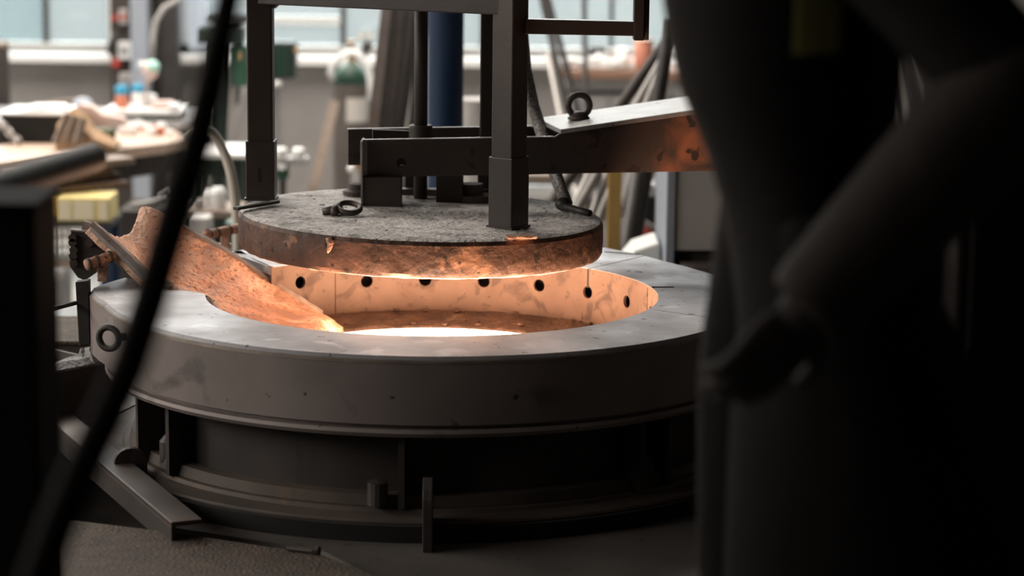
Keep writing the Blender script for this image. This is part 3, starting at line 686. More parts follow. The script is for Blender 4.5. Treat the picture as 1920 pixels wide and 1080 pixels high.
# eye bolt on the flange
pe = fp[2].lerp(fp[3], .24) - bn * .13; pe.z += .012
bm = BM(); lathe(bm, [(0, 0), (.029, 0), (.029, .004), (.022, .012), (.016, .02), (0, .022)], pe, 20); eb = obj('eye_bolt', bm, M['angle'], lid, smooth=True)
pc = PY(1105, 202, pe.y); pe_ = V(pc.x, pe.y, pc.z)
bm = BM(); torus(bm, V(pe.x, pe.y, pe.z + .036), .0278, .0085, (.12, -1, .0), 36, 12); obj('eye_ring', bm, M['angle'], lid, smooth=True)
# feet that tie the arm to the lid
def foot(x0, x1, y0, y1, ztop):
    bm = BM(); boxmm(bm, x0, x1, y0, y1, lidz((x0 + x1) / 2) - .004, ztop); return obj('arm_foot', bm, M['frame'], lid, bevel=.002)
zbm = onp(700, 333).z + .004
fx0, fx1 = PY(678, 388, 5.99).x, PY(752, 388, 5.99).x
foot(fx0, fx1, 5.985, 6.06, zbm)
bm = BM(); boxmm(bm, fx0 - .0015, fx0 + .003, 5.98, 6.06, lidz(fx0), zbm + .09); obj('foot_edge', bm, M['rim'], lid)
foot(PY(818, 360, 6.12).x, PY(868, 360, 6.12).x, 6.10, 6.18, zbm + .01)
foot(PY(760, 355, 6.28).x, PY(800, 355, 6.28).x, 6.26, 6.31, zbm + .0)
bm = BM(); boxmm(bm, -.29, .02, 6.21, 6.25, lidz(-.1) + .0, lidz(-.1) + .02); obj('cross_bar', bm, M['beam'], lid, bevel=.002)
bm = BM(); c = V(PY(672, 345, 6.18).x, 6.18, 0); lathe(bm, [(0, 0), (.04, 0), (.04, .012), (.025, .016), (.025, .03), (0, .032)], (c.x, c.y, lidz(c.x)), 20); obj('lid_plug', bm, M['bin'], lid)
bm = BM(); c = V(PY(884, 345, 6.15).x, 6.15, 0); lathe(bm, [(0, 0), (.055, 0), (.055, .016), (.03, .02), (.03, .045), (0, .046)], (c.x, c.y, lidz(c.x)), 24); obj('lid_plug', bm, M['bin'], lid)
bm = BM(); pp = [(.004 * i, 0) for i in range(3)]
a, b = PZ(442, 391, lidz(-.66) + .008), PZ(520, 378, lidz(-.6) + .008); beam(bm, a, b, .018, .008); obj('lid_pin', bm, M['bracket'], lid, bevel=.002)
# lifting shackle lying on the lid
c = PZ(645, 394, lidz(-.42) + .012); bm = BM()
torus(bm, c + V(.012, 0, .006), .027, .0075, (.1, -.35, 1), 26, 9); sh = obj('lid_shackle', bm, M['angle'], lid, smooth=True)
bm = BM(); tube(bm, [c + V(-.052, -.006, -.004), c + V(-.03, -.002, .0), c + V(-.008, .002, .004)], [.009, .012, .009], 10); obj('shackle_pin', bm, M['angle'], sh, smooth=True)
bm = BM(); tube(bm, [c + V(-.022, -.028, -.004), c + V(-.018, .0, .006), c + V(-.012, .024, -.002)], [.010, .013, .010], 10); obj('shackle_lug', bm, M['angle'], sh, smooth=True)
# black handle at the right of the lid
a, b = PZ(1046, 384, lidz(.1) + .016), PZ(1106, 400, lidz(.18) + .012)
bm = BM(); tube(bm, [a, a.lerp(b, .3), a.lerp(b, .6), b], [.008, .0095, .009, .0085], 10); obj('lid_handle', bm, M['darkpipe'], lid, smooth=True)
bm = BM(); ell(bm, a + V(.014, .0, .002), .022, .02, .018, 12, 8); obj('hose_coupling', bm, M['darkpipe'], lid, smooth=True)
# crumbs and drips
bm = BM()
for k in range(60):
    an = random.uniform(0, 2 * PI); r = .43 * math.sqrt(random.random()); x, y = LX + r * math.cos(an), LY + r * math.sin(an); s = random.uniform(.0015, .0035)
    ell(bm, (x, y, lidz(x) + s * .3), s * random.uniform(1, 2), s, s * .6, 7, 5, .3)
o = obj('lid_crumbs', bm, M['lidtop'], lid); o['kind'] = 'stuff'
p = PP(625, 452, V(LX, LY - .45, 0), V(-.35, -1, 0)); bm = BM(); bmp = [PY(619, 445, 5.50), PY(632, 443, 5.50), PY(631, 452, 5.495), PY(624, 465, 5.495), PY(621, 462, 5.495), PY(624, 453, 5.495)]
an = math.atan2(-1, -.36)
dr = pol(0, 0, 0)
def lidp(px, z_, off=.0): 
    # point on lid's rim at picture column px
    best = min(range(180, 361), key=lambda d_: abs((lambda q: 960 + F * q.x / (q.y * cp + (CZ - q.z) * sp) - px - 0)(V(LX + (LR + off) * math.cos(math.radians(d_)), LY + (LR + off) * math.sin(math.radians(d_)), z_))))
    d_ = math.radians(best); return V(LX + (LR + off) * math.cos(d_), LY + (LR + off) * math.sin(d_), z_)
q = lidp(618, ZL - .01); tube_pts = [q + V(0, 0, .006), q + V(.004, -.003, -.008), q + V(.001, -.003, -.022), q + V(-.003, -.002, -.030)]
tube(bm, tube_pts, [.007, .008, .005, .002], 8, jit=.2); obj('slag_drip', bm, M['copper'], lid, smooth=True)
q = lidp(975, ZL - .004); bm = BM(); box(bm, q + V(0, .008, .002), (.07, .04, .006), math.radians(12)); obj('post_tab', bm, M['copper'], lid, bevel=.001)

# braided hose
hp = [PY(1062, 382, 6.05), PY(1048, 345, 6.12), PY(1036, 310, 6.18), PY(1016, 250, 6.26), PY(1000, 200, 6.32), PY(985, 130, 6.36), PY(975, 20, 6.4), PY(970, -120, 6.42)]
bm = BM(); tube(bm, hp, .0165, 14); tag(obj('braided_hose', bm, M['braid'], smooth=True), 'braided steel hose rising from the black coupling on the lid', 'hose')

# ------------------------------------------------------------------ things on the deck around the furnace
bm = BM(); up = V(0, 0, .012)
n_ = (L1 - L0).normalized(); s_ = V(-n_.y, n_.x, 0)
t = thing('angle_iron', 'long angle iron lying across the pit in front of the furnace', 'steel bar', L0.lerp(L1, .5))
A0, A1 = PZ(52, 735, ZD + .02), PZ(352, 985, ZD + .02)
d = (A1 - A0).normalized(); s_ = V(-d.y, d.x, 0) * -1
bm = BM(); prism(bm, [A0 - s_ * .032, A1 - s_ * .032, A1 + s_ * .035, A0 + s_ * .035], (0, 0, .010)); obj('top_leg', bm, M['angle'], t, bevel=.002)
bm = BM(); prism(bm, [A0 + s_ * .035, A1 + s_ * .035, A1 + s_ * .035 - V(0, 0, .05), A0 + s_ * .035 - V(0, 0, .05)], -s_ * .010); obj('side_leg', bm, M['drum'], t, bevel=.002)
def openbox(name, label, cat, c, sx_, sy_, h, rz, m, group=None, wall=.012):
    t = thing(name, label, cat, c, group); R = Matrix.Rotation(rz, 3, 'Z')
    def P(x, y): return Vector(c) + R @ V(x, y, 0)
    for (x, y, a, b) in ((0, -sy_ / 2, sx_, wall), (0, sy_ / 2, sx_, wall), (-sx_ / 2, 0, wall, sy_), (sx_ / 2, 0, wall, sy_)):
        bm = BM(); p = P(x, y); box(bm, (p.x, p.y, c[2] + h / 2), (a, b, h), rz); obj('side_panel', bm, m, t)
    bm = BM(); box(bm, (c[0], c[1], c[2] + .006), (sx_, sy_, .012), rz); obj('bottom_panel', bm, m, t); return t
# slag box with crusted rim
zb = ZD; ct = PZ(60, 716, ZD + .15)
bx0, bx1 = PZ(20, 714, ZD + .13), PZ(210, 679, ZD + .13); dv = (bx1 - bx0).normalized(); rz = math.atan2(dv.y, dv.x); nv = V(-dv.y, dv.x, 0)
cc = bx0.lerp(bx1, .5) + nv * .13; cc.z = ZD
t = openbox('slag_box', 'low dark steel slag box with grey ash crusted on its rim', 'box', cc, (bx1 - bx0).length, .26, .13, rz, M['bin'])
bm = BM(); n = 40
for side in (0,):
    rings = []
    for i in range(n + 1):
        p = bx0.lerp(bx1, i / n); e = mn.noise(p * 25) * .006; hgt = .014 + .012 * abs(mn.noise(p * 9)) + (.022 if .82 < i / n < .97 else 0)
        rings.append([p - nv * .004 + V(0, 0, -.004), p - nv * .006 + V(0, 0, .006), p + nv * .02 + V(0, 0, hgt + e), p + nv * .055 + V(0, 0, hgt * .9 - e), p + nv * .07 + V(0, 0, -.004)])
    loft(bm, rings)
obj('ash_crust', bm, M['crust'], t)
c = PZ(95, 640, ZD + .12); bm = BM()
t = thing('brown_bin', 'closed brown steel bin behind the crusted slag box', 'bin', (c.x - .13, c.y + .2, ZD))
boxmm(bm, c.x - .35, c.x + .17, c.y, c.y + .34, ZD, ZD + .112); obj('bin_body', bm, M['bin'], t, bevel=.004)
bm = BM(); boxmm(bm, c.x - .36, c.x + .18, c.y - .008, c.y + .35, ZD + .112, ZD + .122); obj('bin_lid', bm, M['grit'], t, bevel=.003)
# small bolt lying on the gritty plate
p = PZ(588, 1039, ZG); t = thing('loose_bolt', 'loose dark bolt lying on the gritty plate at the bottom', 'bolt', p)
bm = BM(); tube(bm, [p + V(-.055, .02, .006), p + V(0, 0, .006)], .005, 8); obj('shank', bm, M['angle'], t)
bm = BM(); tube(bm, [p + V(0, 0, .008), p + V(.012, -.004, .008)], .011, 6); obj('head', bm, M['bracket'], t)

# ------------------------------------------------------------------ left workbench and what stands on and under it
ZB1 = .85
fr = PZ(364, 262, ZB1); du = V(-.6, -.8, 0); dv_ = V(-.35, .937, 0)
def bench(name, label, fr, du, dv_, L, D, z, th, m, mleg, group=None):
    o0 = V(fr.x, fr.y, 0); t = thing(name, label, 'workbench', o0 + du * L / 2 + dv_ * D / 2, group)
    bm = BM(); prism(bm, [o0 + V(0, 0, z - th), o0 + du * L + V(0, 0, z - th), o0 + du * L + dv_ * D + V(0, 0, z - th), o0 + dv_ * D + V(0, 0, z - th)], (0, 0, th)); obj('bench_top', bm, m, t, bevel=.004)
    for a, b in ((.06, .06), (L - .06, .06), (L - .06, D - .06), (.06, D - .06)):
        p = o0 + du * a + dv_ * b; bm = BM(); boxmm(bm, p.x - .03, p.x + .03, p.y - .03, p.y + .03, 0, z - th); obj('leg', bm, mleg, t)
    for b in (.06, D - .06):
        bm = BM(); beam(bm, o0 + du * .06 + dv_ * b + V(0, 0, z - th - .05), o0 + du * (L - .06) + dv_ * b + V(0, 0, z - th - .05), .025, .09); obj('apron', bm, mleg, t)
    return t
bench('workbench', 'long pale wooden workbench at the left with cluttered top', fr, du, dv_, 1.75, .60, ZB1, .05, M['wood'], M['drum'])
# rear bench along the wall
bench('workbench', 'low dark workbench against the wall behind the pale wooden one', V(-1.58, 11.98, 0), V(-1, 0, 0), V(0, 1, 0), 1.9, .7, ZB1, .05, M['grey'], M['drum'])
# black case with white lid
p0, p1 = PZ(14, 268, ZB1), PZ(102, 266, ZB1)
t = thing('tool_case', 'black tool case with white papers on it, at the bench left end', 'case', p0.lerp(p1, .5) + V(0, .12, 0))
zc_ = PY(50, 216, p0.y).z
bm = BM(); boxmm(bm, p0.x - .03, p1.x + .06, p0.y, p0.y + .34, ZB1 + .001, zc_); obj('case_body', bm, M['black'], t, bevel=.004)
bm = BM(); boxmm(bm, p0.x - .035, p1.x + .065, p0.y - .005, p0.y + .35, zc_, zc_ + .012); obj('case_lid', bm, M['white'], t, bevel=.003)
t = thing('paper_stack', 'stack of white papers on top of the black tool case', 'papers', V((p0.x + p1.x) / 2 + .04, p0.y + .15, zc_ + .013))
for k in range(3):
    bm = BM(); box(bm, V((p0.x + p1.x) / 2 + .04 + .015 * k, p0.y + .15, zc_ + .0165 + .006 * k), (.21 - .03 * k, .22, .006), .1 * k); obj('sheet_bundle', bm, M['whitep'], t)
# brown paper sack
p = PZ(150, 282, ZB1); bm = BM()
W_, H_ = .165, .15
rings = []
for k in range(9):
    u = k / 8; x = p.x - .11 + .26 * u; hh = (.10 + .075 * math.sin(PI * min(1, u * 1.6)) if u < .6 else .16 * (1 - u) + .03); e = .008 * math.sin(7 * u)
    rings.append([V(x, p.y - .01 + e, ZB1 + .001), V(x + .015, p.y - .015 + e, ZB1 + hh * .6), V(x, p.y + .05, ZB1 + hh + .01), V(x, p.y + .13, ZB1 + hh * .95), V(x, p.y + .2, ZB1 + hh * .5), V(x, p.y + .2, ZB1 + .001)])
loft(bm, rings); tag(obj('paper_sack', bm, M['bag'], smooth=False), 'crumpled brown paper sack lying in the middle of the pale bench', 'sack')
bm = BM(); q = p + V(.10, .10, .17); prism(bm, [PY(x, y, p.y + .12) for x, y in ((134, 205), (150, 196), (172, 200), (192, 216), (230, 222), (236, 236), (190, 240), (165, 222))], (0, .08, .0)); tag(obj('white_rag', bm, M['pink']), 'pale rag draped over the brown paper sack', 'rag')
p = PZ(150, 282, ZB1); 
for k in range(3):
    a = PY(104 + 20 * k, 268, p.y - .06); b = PY(128 + 14 * k, 214 + 4 * k, p.y - .03); bm = BM(); beam(bm, a, b, .02, .03); tag(obj('wood_offcut', bm, M['woodm']), ['narrow wood offcut leaning on the sack, leftmost of three', 'narrow wood offcut leaning on the sack, middle of three', 'narrow wood offcut leaning on the sack, rightmost of three'][k], 'wood offcut', 'offcuts against the paper sack')
# green bottle lying down
p = PZ(196, 268, ZB1); t = thing('green_bottle', 'dark green bottle lying on the pale bench beside the sack', 'bottle', p)
bm = BM(); tube(bm, [p + V(-.01, .02, .04), p + V(.01, -.0, .04), p + V(.03, -.06, .04)], [.034, .036, .034], 16); obj('bottle_body', bm, M['bottle'], t, smooth=True)
bm = BM(); tube(bm, [p + V(-.01, .02, .04), p + V(-.03, .06, .04), p + V(-.045, .10, .04)], [.032, .016, .014], 12); obj('bottle_neck', bm, M['bottle'], t, smooth=True)
# wire coil at the far left
p = PZ(22, 272, ZB1); t = thing('chain_coil', 'coil of shiny steel chain at the left edge of the pale bench', 'chain', p)
for k in range(9):
    u = k / 8; c = PY(4 + 34 * u, 232 + 42 * u, p.y); c.z = max(c.z, ZB1 + .02); bm = BM(); torus(bm, c, .016, .006, (1, .3 + (k % 2) * 2, .3), 12, 6); obj('link', bm, M['pipe'] if k % 3 else M['white'], t, smooth=True)
# tray with white boxes and bottles on the rear bench
ty = 12.05; xa, xb = PY(192, 230, ty).x, PY(342, 230, ty).x
zt_ = PY(268, 211, ty).z
t = thing('green_crate', 'dark green crate with white rim standing on the bench behind', 'crate', V((xa + xb) / 2, ty + .15, ZB1))
bm = BM(); boxmm(bm, PY(262, 230, ty).x, xb - .02, ty, ty + .3, ZB1 + .001, zt_ - .012); obj('crate_body', bm, M['dgreen'], t, bevel=.004)
bm = BM(); boxmm(bm, xa + .01, PY(262, 230, ty).x, ty + .02, ty + .3, ZB1 + .001, zt_ - .012); obj('crate_end', bm, M['lgrey'], t)
bm = BM(); boxmm(bm, xa, xb, ty - .01, ty + .31, zt_ - .012, zt_ + .012); obj('crate_rim', bm, M['white'], t, bevel=.004)
def bottle(px, ytop, ybase, Y, r, mb, mc, label, z0, capf=.28, grp=None, name='spray_bottle'):
    c = PY(px, ybase, Y); x = c.x; z1 = PY(px, ytop, Y).z; h = z1 - z0
    t = thing(name, label, 'bottle', V(x, Y, z0), grp)
    bm = BM(); lathe(bm, [(0, z0 + .001), (r, z0 + .001), (r, z0 + h * (1 - capf) * .8), (r * .75, z0 + h * (1 - capf)), (0, z0 + h * (1 - capf))], (x, Y, 0), 14); obj('bottle_body', bm, mb, t, smooth=False)
    bm = BM(); lathe(bm, [(0, z0 + h * (1 - capf)), (r * .95, z0 + h * (1 - capf)), (r, z0 + h * (1 - capf * .4)), (r * .8, z1), (0, z1)], (x, Y, 0), 14); obj('bottle_cap', bm, mc, t, smooth=False); return t
bottle(229, 160, 205, ty + .1, .034, M['orange'], M['skyblue'], 'red and white bottle with blue cap on the green crate', zt_ + .012, .38)
bottle(260, 158, 205, ty + .12, .034, M['white'], M['skyblue'], 'white bottle with blue cap on the green crate', zt_ + .012, .30)
for px, y, w_, h_, Y, m, lab in ((306, 198, .11, .04, ty + .08, 'pink', 'pale pink cloth bundle on the green crate'), (328, 199, .055, .035, ty + .02, 'white', 'small white tub at the right end of the green crate'), (283, 199, .06, .06, ty + .2, 'whitep', 'small white carton beside the pink cloth bundle')):
    c = PY(px, y, Y); bm = BM(); box(bm, (c.x, Y, zt_ + .012 + h_ / 2 + .0005), (w_, .08, h_), .15); tag(obj({'pink': 'cloth_bundle', 'white': 'white_tub', 'whitep': 'white_carton'}[m], bm, M[m], bevel=.012), lab, 'cloth' if m == 'pink' else 'container')
# desk lamp with mint and pink head
c = PY(281, 132, ty + .15); t = thing('desk_lamp', 'small lamp with round mint and pink head above the green crate', 'lamp', V(c.x - .03, ty + .15, zt_ + .012))
bm = BM(); ell(bm, c, .044, .044, .05, 16, 10); obj('lamp_head', bm, M['pink'], t, smooth=True)
bm = BM(); ell(bm, c + V(.012, -.004, .018), .040, .042, .034, 16, 10); obj('lamp_shade', bm, M['mint'], t, smooth=True)
bm = BM(); ell(bm, c + V(-.035, -.01, .028), .024, .02, .018, 12, 8); obj('lamp_switch', bm, M['whitep'], t, smooth=True)
bm = BM(); tube(bm, [c + V(-.005, 0, -.04), c + V(-.02, 0, -.07), V(c.x - .03, ty + .15, zt_ + .04), V(c.x - .03, ty + .15, zt_ + .013)], .011, 10); obj('lamp_neck', bm, M['pink'], t, smooth=True)
# small things on the pale bench near the crate
small = [(262, 236, .05, 'white'), (277, 240, .045, 'whitep'), (232, 243, .05, 'white'), (247, 244, .06, 'white'), (303, 240, .05, 'white'), (285, 246, .04, 'white'), (318, 247, .03, 'white')]
for k, (px, y, s_, m) in enumerate(small):
    c = PZ(px, y + 9, ZB1); t_ = BM(); lathe(t_, [(0, 0), (s_ * .5, 0), (s_ * .55, s_ * .5), (s_ * .4, s_ * .95), (0, s_)], (c.x, c.y, ZB1 + .001), 12)
    tag(obj('white_jar', t_, M[m]), ['third', 'fourth', 'first', 'second', 'sixth', 'fifth', 'seventh'][k] + ' small white jar counted from the left at the back of the pale bench', 'jar', 'white jars on the pale bench')
c = PZ(300, 254, ZB1); bm = BM(); box(bm, (c.x, c.y, ZB1 + .021), (.035, .04, .04), .5); tag(obj('orange_block', bm, M['orange'], bevel=.006), 'small orange block near the right end of the pale bench', 'block')
c = PZ(262, 247, ZB1); bm = BM(); box(bm, (c.x, c.y + .05, ZB1 + .012), (.22, .06, .022), .05); tag(obj('red_board', bm, M['orange'], bevel=.003), 'flat orange red board lying at the back of the pale bench', 'board')
c = PZ(345, 246, ZB1); bm = BM(); box(bm, (c.x + .01, c.y, ZB1 + .014), (.11, .03, .026), -.1); tag(obj('grey_bar', bm, M['pipe'], bevel=.005), 'short grey metal bar at the right corner of the pale bench', 'bar')
# under the bench: planks, yellow crate on a blue legged rack, wire rack
YC = 9.6; xa, xb = PY(104, 400, YC).x, PY(205, 400, YC).x; za, zb2 = PY(150, 416, YC).z, PY(150, 371, YC).z
t = thing('yellow_crate', 'pale yellow plastic crate with darker yellow straps under the bench', 'crate', V((xa + xb) / 2, YC + .1, za))
bm = BM(); boxmm(bm, xa, xb, YC, YC + .22, za, zb2); obj('crate_body', bm, M['yellow'], t, bevel=.004)
for u0, u1 in ((.06, .30), (.34, .72), (.80, .97)):
    bm = BM(); boxmm(bm, xa + (xb - xa) * u0, xa + (xb - xa) * u1, YC - .004, YC, za + .008, zb2 - .012); obj('crate_label', bm, M['cream'], t)
bm = BM(); boxmm(bm, xa - .05, xa, YC + .02, YC + .24, za + .02, zb2); obj('crate_flap', bm, M['ochre'], t)
for k, (pxa, pxb, dy, m) in enumerate(((30, 226, 0.0, 'woodd'), (44, 214, .03, 'woodd'), (24, 196, .0, 'woodd'), (90, 236, .05, 'woodm'))):
    zz = zb2 + .016 + .0305 * k; a, b = PY(pxa, 350, YC + .06 + dy), PY(pxb, 350, YC + .36 + dy); a.z = b.z = zz; bm = BM(); beam(bm, a, b, .15 - .02 * (k % 2), .028)
    tag(obj('plank', bm, M[m], bevel=.003), ['lowest dark plank lying on the yellow crate', 'second dark plank from below on the yellow crate', 'third dark plank from below on the yellow crate', 'topmost plank of the stack on the yellow crate'][k], 'plank', 'planks on the yellow crate')
t = thing('steel_rack', 'low rack with blue legs carrying the yellow crate', 'rack', V((xa + xb) / 2, YC + .1, 0))
bm = BM(); boxmm(bm, xa - .2, xb + .01, YC - .01, YC + .26, za - .02, za - .0005); obj('shelf', bm, M['drum'], t)
for x in (xa - .18, xb - .02):
    for y in (YC + .01, YC + .23):
        bm = BM(); boxmm(bm, x - .02, x + .02, y - .015, y + .015, 0, za - .02); obj('leg', bm, M['blue'], t)
zsh = PY(110, 487, YC + .05).z; bm = BM(); boxmm(bm, xa - .14, xb - .05, YC + .03, YC + .22, zsh - .03, zsh); obj('shelf', bm, M['woodm'], t)
Y = YC + .03; t = thing('wire_rack', 'grey wire rack of bars standing on the shelf beneath the yellow crate', 'rack', V(PY(105, 480, Y).x, Y + .06, zsh))
for px in (80, 92, 104, 116, 128):
    a = PY(px, 404, Y + .06); bm = BM(); boxmm(bm, a.x - .006, a.x + .006, Y + .05, Y + .06, zsh + .0005, za - .022); obj('upright', bm, M['lgrey'], t)
for y in (402, 420, 447, 466):
    a, b = PY(78, y, Y + .05), PY(134, y - 4, Y + .05); bm = BM(); beam(bm, a, b, .008, .010); obj('crosswire', bm, M['lgrey'], t)
# grey cabinet on the floor and bright floor
pc = PZ(98, 612, 0); h = PY(98, 512, pc.y).z
t = thing('grey_cabinet', 'small grey floor cabinet with pale rounded top behind the brown bin', 'cabinet', V(pc.x, pc.y + .1, 0))
x0, x1 = PY(40, 600, pc.y).x, PY(118, 600, pc.y).x
bm = BM(); boxmm(bm, x0, x1, pc.y, pc.y + .25, 0, h - .03); obj('cabinet_body', bm, M['grey'], t, bevel=.006)
bm = BM(); boxmm(bm, x0 - .005, x1 + .014, pc.y - .01, pc.y + .27, h - .03, h + .012); obj('cabinet_top', bm, M['lgrey'], t, bevel=.015)
bm = BM(); boxmm(bm, PY(94, 600, pc.y).x, PY(98, 600, pc.y).x, pc.y - .006, pc.y, .0, h - .04); obj('door_gap', bm, M['black'], t)

# second table with white top and things under it
ZB2 = .80; fr2 = PZ(585, 276, ZB2)
bench('workbench', 'bench with white enamel top behind the cream hose', V(PZ(466, 288, .72).x, PZ(466, 288, .72).y, 0), V(-1, .0, 0), V(0, 1, 0), .38, .44, .72, .025, M['white'], M['dgreen'])
for px, y in ((527, 266), (560, 261)):  # white blobs added in place of highlights on the machinery
    c = PY(px, y + 6, 11.0); bm = BM(); lathe(bm, [(0, 0), (.028, 0), (.03, .03), (.022, .042), (0, .045)], (c.x, 11.0, ZB2 + .001), 14); tag(obj('white_cup', bm, M['white'], smooth=True), ['white cup on the green vise table, nearer the left lid post', 'white cup on the green vise table, nearer the gas cylinder'][px > 540], 'cup')
Y = 10.0; zz = PY(405, 396, Y).z
t = thing('low_shelf', 'low brown shelf on legs in front of the enamel bench', 'shelf', V(PY(400, 400, Y).x, Y + .15, 0))
bm = BM(); boxmm(bm, PY(345, 400, Y).x, PY(448, 400, Y).x, Y, Y + .3, zz - .03, zz); obj('shelf_board', bm, M['woodm'], t, bevel=.003)
for px in (350, 440):
    x = PY(px, 400, Y).x; bm = BM(); boxmm(bm, x - .02, x + .02, Y + .05, Y + .25, 0, zz - .03); obj('leg', bm, M['drum'], t)
for px, ht, r, lab, m in ((409, 352, .036, 'tall white canister on the low brown shelf', 'white'), (391, 356, .026, 'short white canister left of the tall one on the low shelf', 'white'), (372, 372, .02, 'thin grey canister at the left of the low shelf', 'lgrey')):
    c = PY(px, 396, Y + .08); h = PY(px, ht, Y + .08).z - zz; bm = BM(); lathe(bm, [(0, 0), (r, 0), (r, h * .75), (r * .7, h), (0, h)], (c.x, c.y, zz + .001), 16); tag(obj('canister', bm, M[m]), lab, 'canister')
c = PY(372, 425, 9.8); bm = BM(); boxmm(bm, c.x - .045, c.x + .045, 9.8, 9.93, 0.0, PY(372, 408, 9.8).z); tag(obj('grey_tin', bm, M['lgrey'], bevel=.01), 'grey upright tin box in front of the low brown shelf', 'box')
c = PY(436, 440, 9.7); bm = BM(); boxmm(bm, c.x - .03, c.x + .07, 9.7, 9.82, 0, PY(436, 418, 9.7).z); tag(obj('green_box', bm, M['green'], bevel=.006), 'green box standing behind the left edge of the lid', 'box')
for k, (x0, x1, y, Y) in enumerate(((248, 318, 382, 10.4), (300, 322, 365, 10.6))):
    a = PY(x0, y + 6, Y); b = PY(x1, y - 6, Y); bm = BM(); beam(bm, a, b, .05, .03); tag(obj('steel_offcut', bm, M['pipe'], bevel=.004), ['long pale steel offcut behind the spout', 'short pale steel offcut right of the long one behind the spout'][k], 'offcut')
# a dark shelf block beneath these
a, b = PY(225, 395, 10.35), PY(335, 395, 10.35); bm = BM(); boxmm(bm, a.x, b.x, 10.3, 10.7, 0, PY(270, 392, 10.35).z); tag(obj('low_cabinet', bm, M['drum'], bevel=.006), 'low dark cabinet between the yellow crate and the low shelf', 'cabinet')
# cream hose
hp = [PY(x, y, 7.6) for x, y in ((350, 262), (368, 248), (388, 244), (404, 258), (420, 285), (432, 320), (439, 360), (443, 400), (445, 440), (445, 520))]
bm = BM()
hs = []
for i in range(len(hp) - 1):
    for k in range(4):
        u = k / 4; p0, p1, p2, p3 = hp[max(i - 1, 0)], hp[i], hp[i + 1], hp[min(i + 2, len(hp) - 1)]
        hs.append(.5 * ((2 * p1) + (p2 - p0) * u + (2 * p0 - 5 * p1 + 4 * p2 - p3) * u * u + (3 * p1 - p0 - 3 * p2 + p3) * u ** 3))
hs.append(hp[-1]); hs.append(V(hp[-1].x, hp[-1].y, .01))
tube(bm, hs, .0155, 12); tag(obj('cream_hose', bm, M['hosew'], smooth=True), 'thick cream hose arching down behind the left lid post', 'hose')

# ------------------------------------------------------------------ along the back wall
# electrical column with boxes
t = thing('switch_column', 'grey steel column with switch boxes between the two left windows', 'column', V(PY(262, 100, 13.6).x, 13.6, 0))
x0, x1 = PY(246, 60, 13.6).x, PY(278, 60, 13.6).x; bm = BM(); boxmm(bm, x0, x1, 13.57, 13.72, 0, 4.98); obj('shaft', bm, M['bluegrey'], t, bevel=.005)
x0, x1 = PY(296, 60, 13.7).x, PY(334, 60, 13.7).x; bm = BM(); boxmm(bm, x0, x1, 13.7, 13.8, .0, 4.98); obj('shaft', bm, M['darkpipe'], t, bevel=.005)
x0, x1 = PY(207, 60, 13.75).x, PY(246, 60, 13.75).x; bm = BM(); boxmm(bm, x0, x1, 13.75, 13.82, .6, 4.98); obj('back_board', bm, M['brownbar'], t); SWC = t
for k, (x, y, w_, h_, m, lab) in enumerate(((231, 32, .05, .085, 'lgrey', 'topmost pale switch box on the brown board'), (233, 95, .075, .10, 'white', 'white switch box at sill height on the brown board'), (235, 148, .07, .07, 'lgrey', 'lowest grey switch box on the brown board'))):
    c = PY(x, y, 13.70); t2 = thing('switch_box', lab, 'switch box', V(c.x, 13.73, c.z - h_ / 2)); bm = BM(); box(bm, (c.x, 13.724, c.z), (w_, .05, h_)); obj('box_body', bm, M[m], t2, bevel=.006)
    bm = BM(); box(bm, (c.x, 13.697, c.z), (w_ * .5, .006, h_ * .4)); obj('box_switch', bm, M['red'] if k < 1 else M['grey'], t2)
for (x, y, r, lab, nm, m) in ((218, 118, .03, 'red knob beneath the white switch box', 'red_knob', 'red'), (215, 34, .018, 'small red knob left of the topmost switch box', 'red_knob', 'red')):
    c = PY(x, y, 13.72); bm = BM(); tube(bm, [c + V(0, .03, 0), c, c - V(0, .02, 0)], [r * .5, r, r * .8], 12); obj(nm, bm, M[m], SWC)
c = PY(212, 80, 13.7); bm = BM(); tube(bm, [c + V(-.02, 0, -.06), c + V(.0, -.02, 0), c + V(.01, -.02, .05)], [.02, .026, .018], 10); obj('pull_handle', bm, M['darkpipe'], SWC, smooth=True)
bm = BM(); tube(bm, [PY(x, y, 13.3) for x, y in ((286, 112), (287, 70), (292, 40), (308, 14), (330, 2), (350, -20))], .014, 10); tag(obj('bent_conduit', bm, M['lgrey'], smooth=True), 'pale bent conduit curving up beside the grey column', 'pipe')
bm = BM(); c = PY(335, 60, 13.4); boxmm(bm, PY(336, 60, 13.5).x, PY(374, 60, 13.5).x, 13.9, 13.93, PY(350, 91, 13.9).z, 3.2); tag(obj('light_blind', bm, mat('pale_blue_blind', (.62, .72, .86), None, rough=.8)), 'pale blue roller blind hanging inside the second window', 'blind')
# brown drum at the far left
c = PY(-6, 240, 11.9); bm = BM(); x = PY(18, 150, 12.9).x
t = thing('brown_post', 'dark brown post with worn wooden cap at the left picture edge', 'post', V(x - .06, 12.9, 0))
zt2 = PY(5, 78, 12.9).z; bm = BM(); lathe(bm, [(0, 0), (.07, 0), (.07, zt2 - .03), (0, zt2 - .03)], (x - .07, 12.9, 0), 20); obj('post_body', bm, M['brownbar'], t)
bm = BM(); lathe(bm, [(0, zt2 - .03), (.072, zt2 - .03), (.075, zt2 - .01), (.066, zt2), (0, zt2)], (x - .07, 12.9, 0), 20); obj('post_cap', bm, M['woodm'], t)
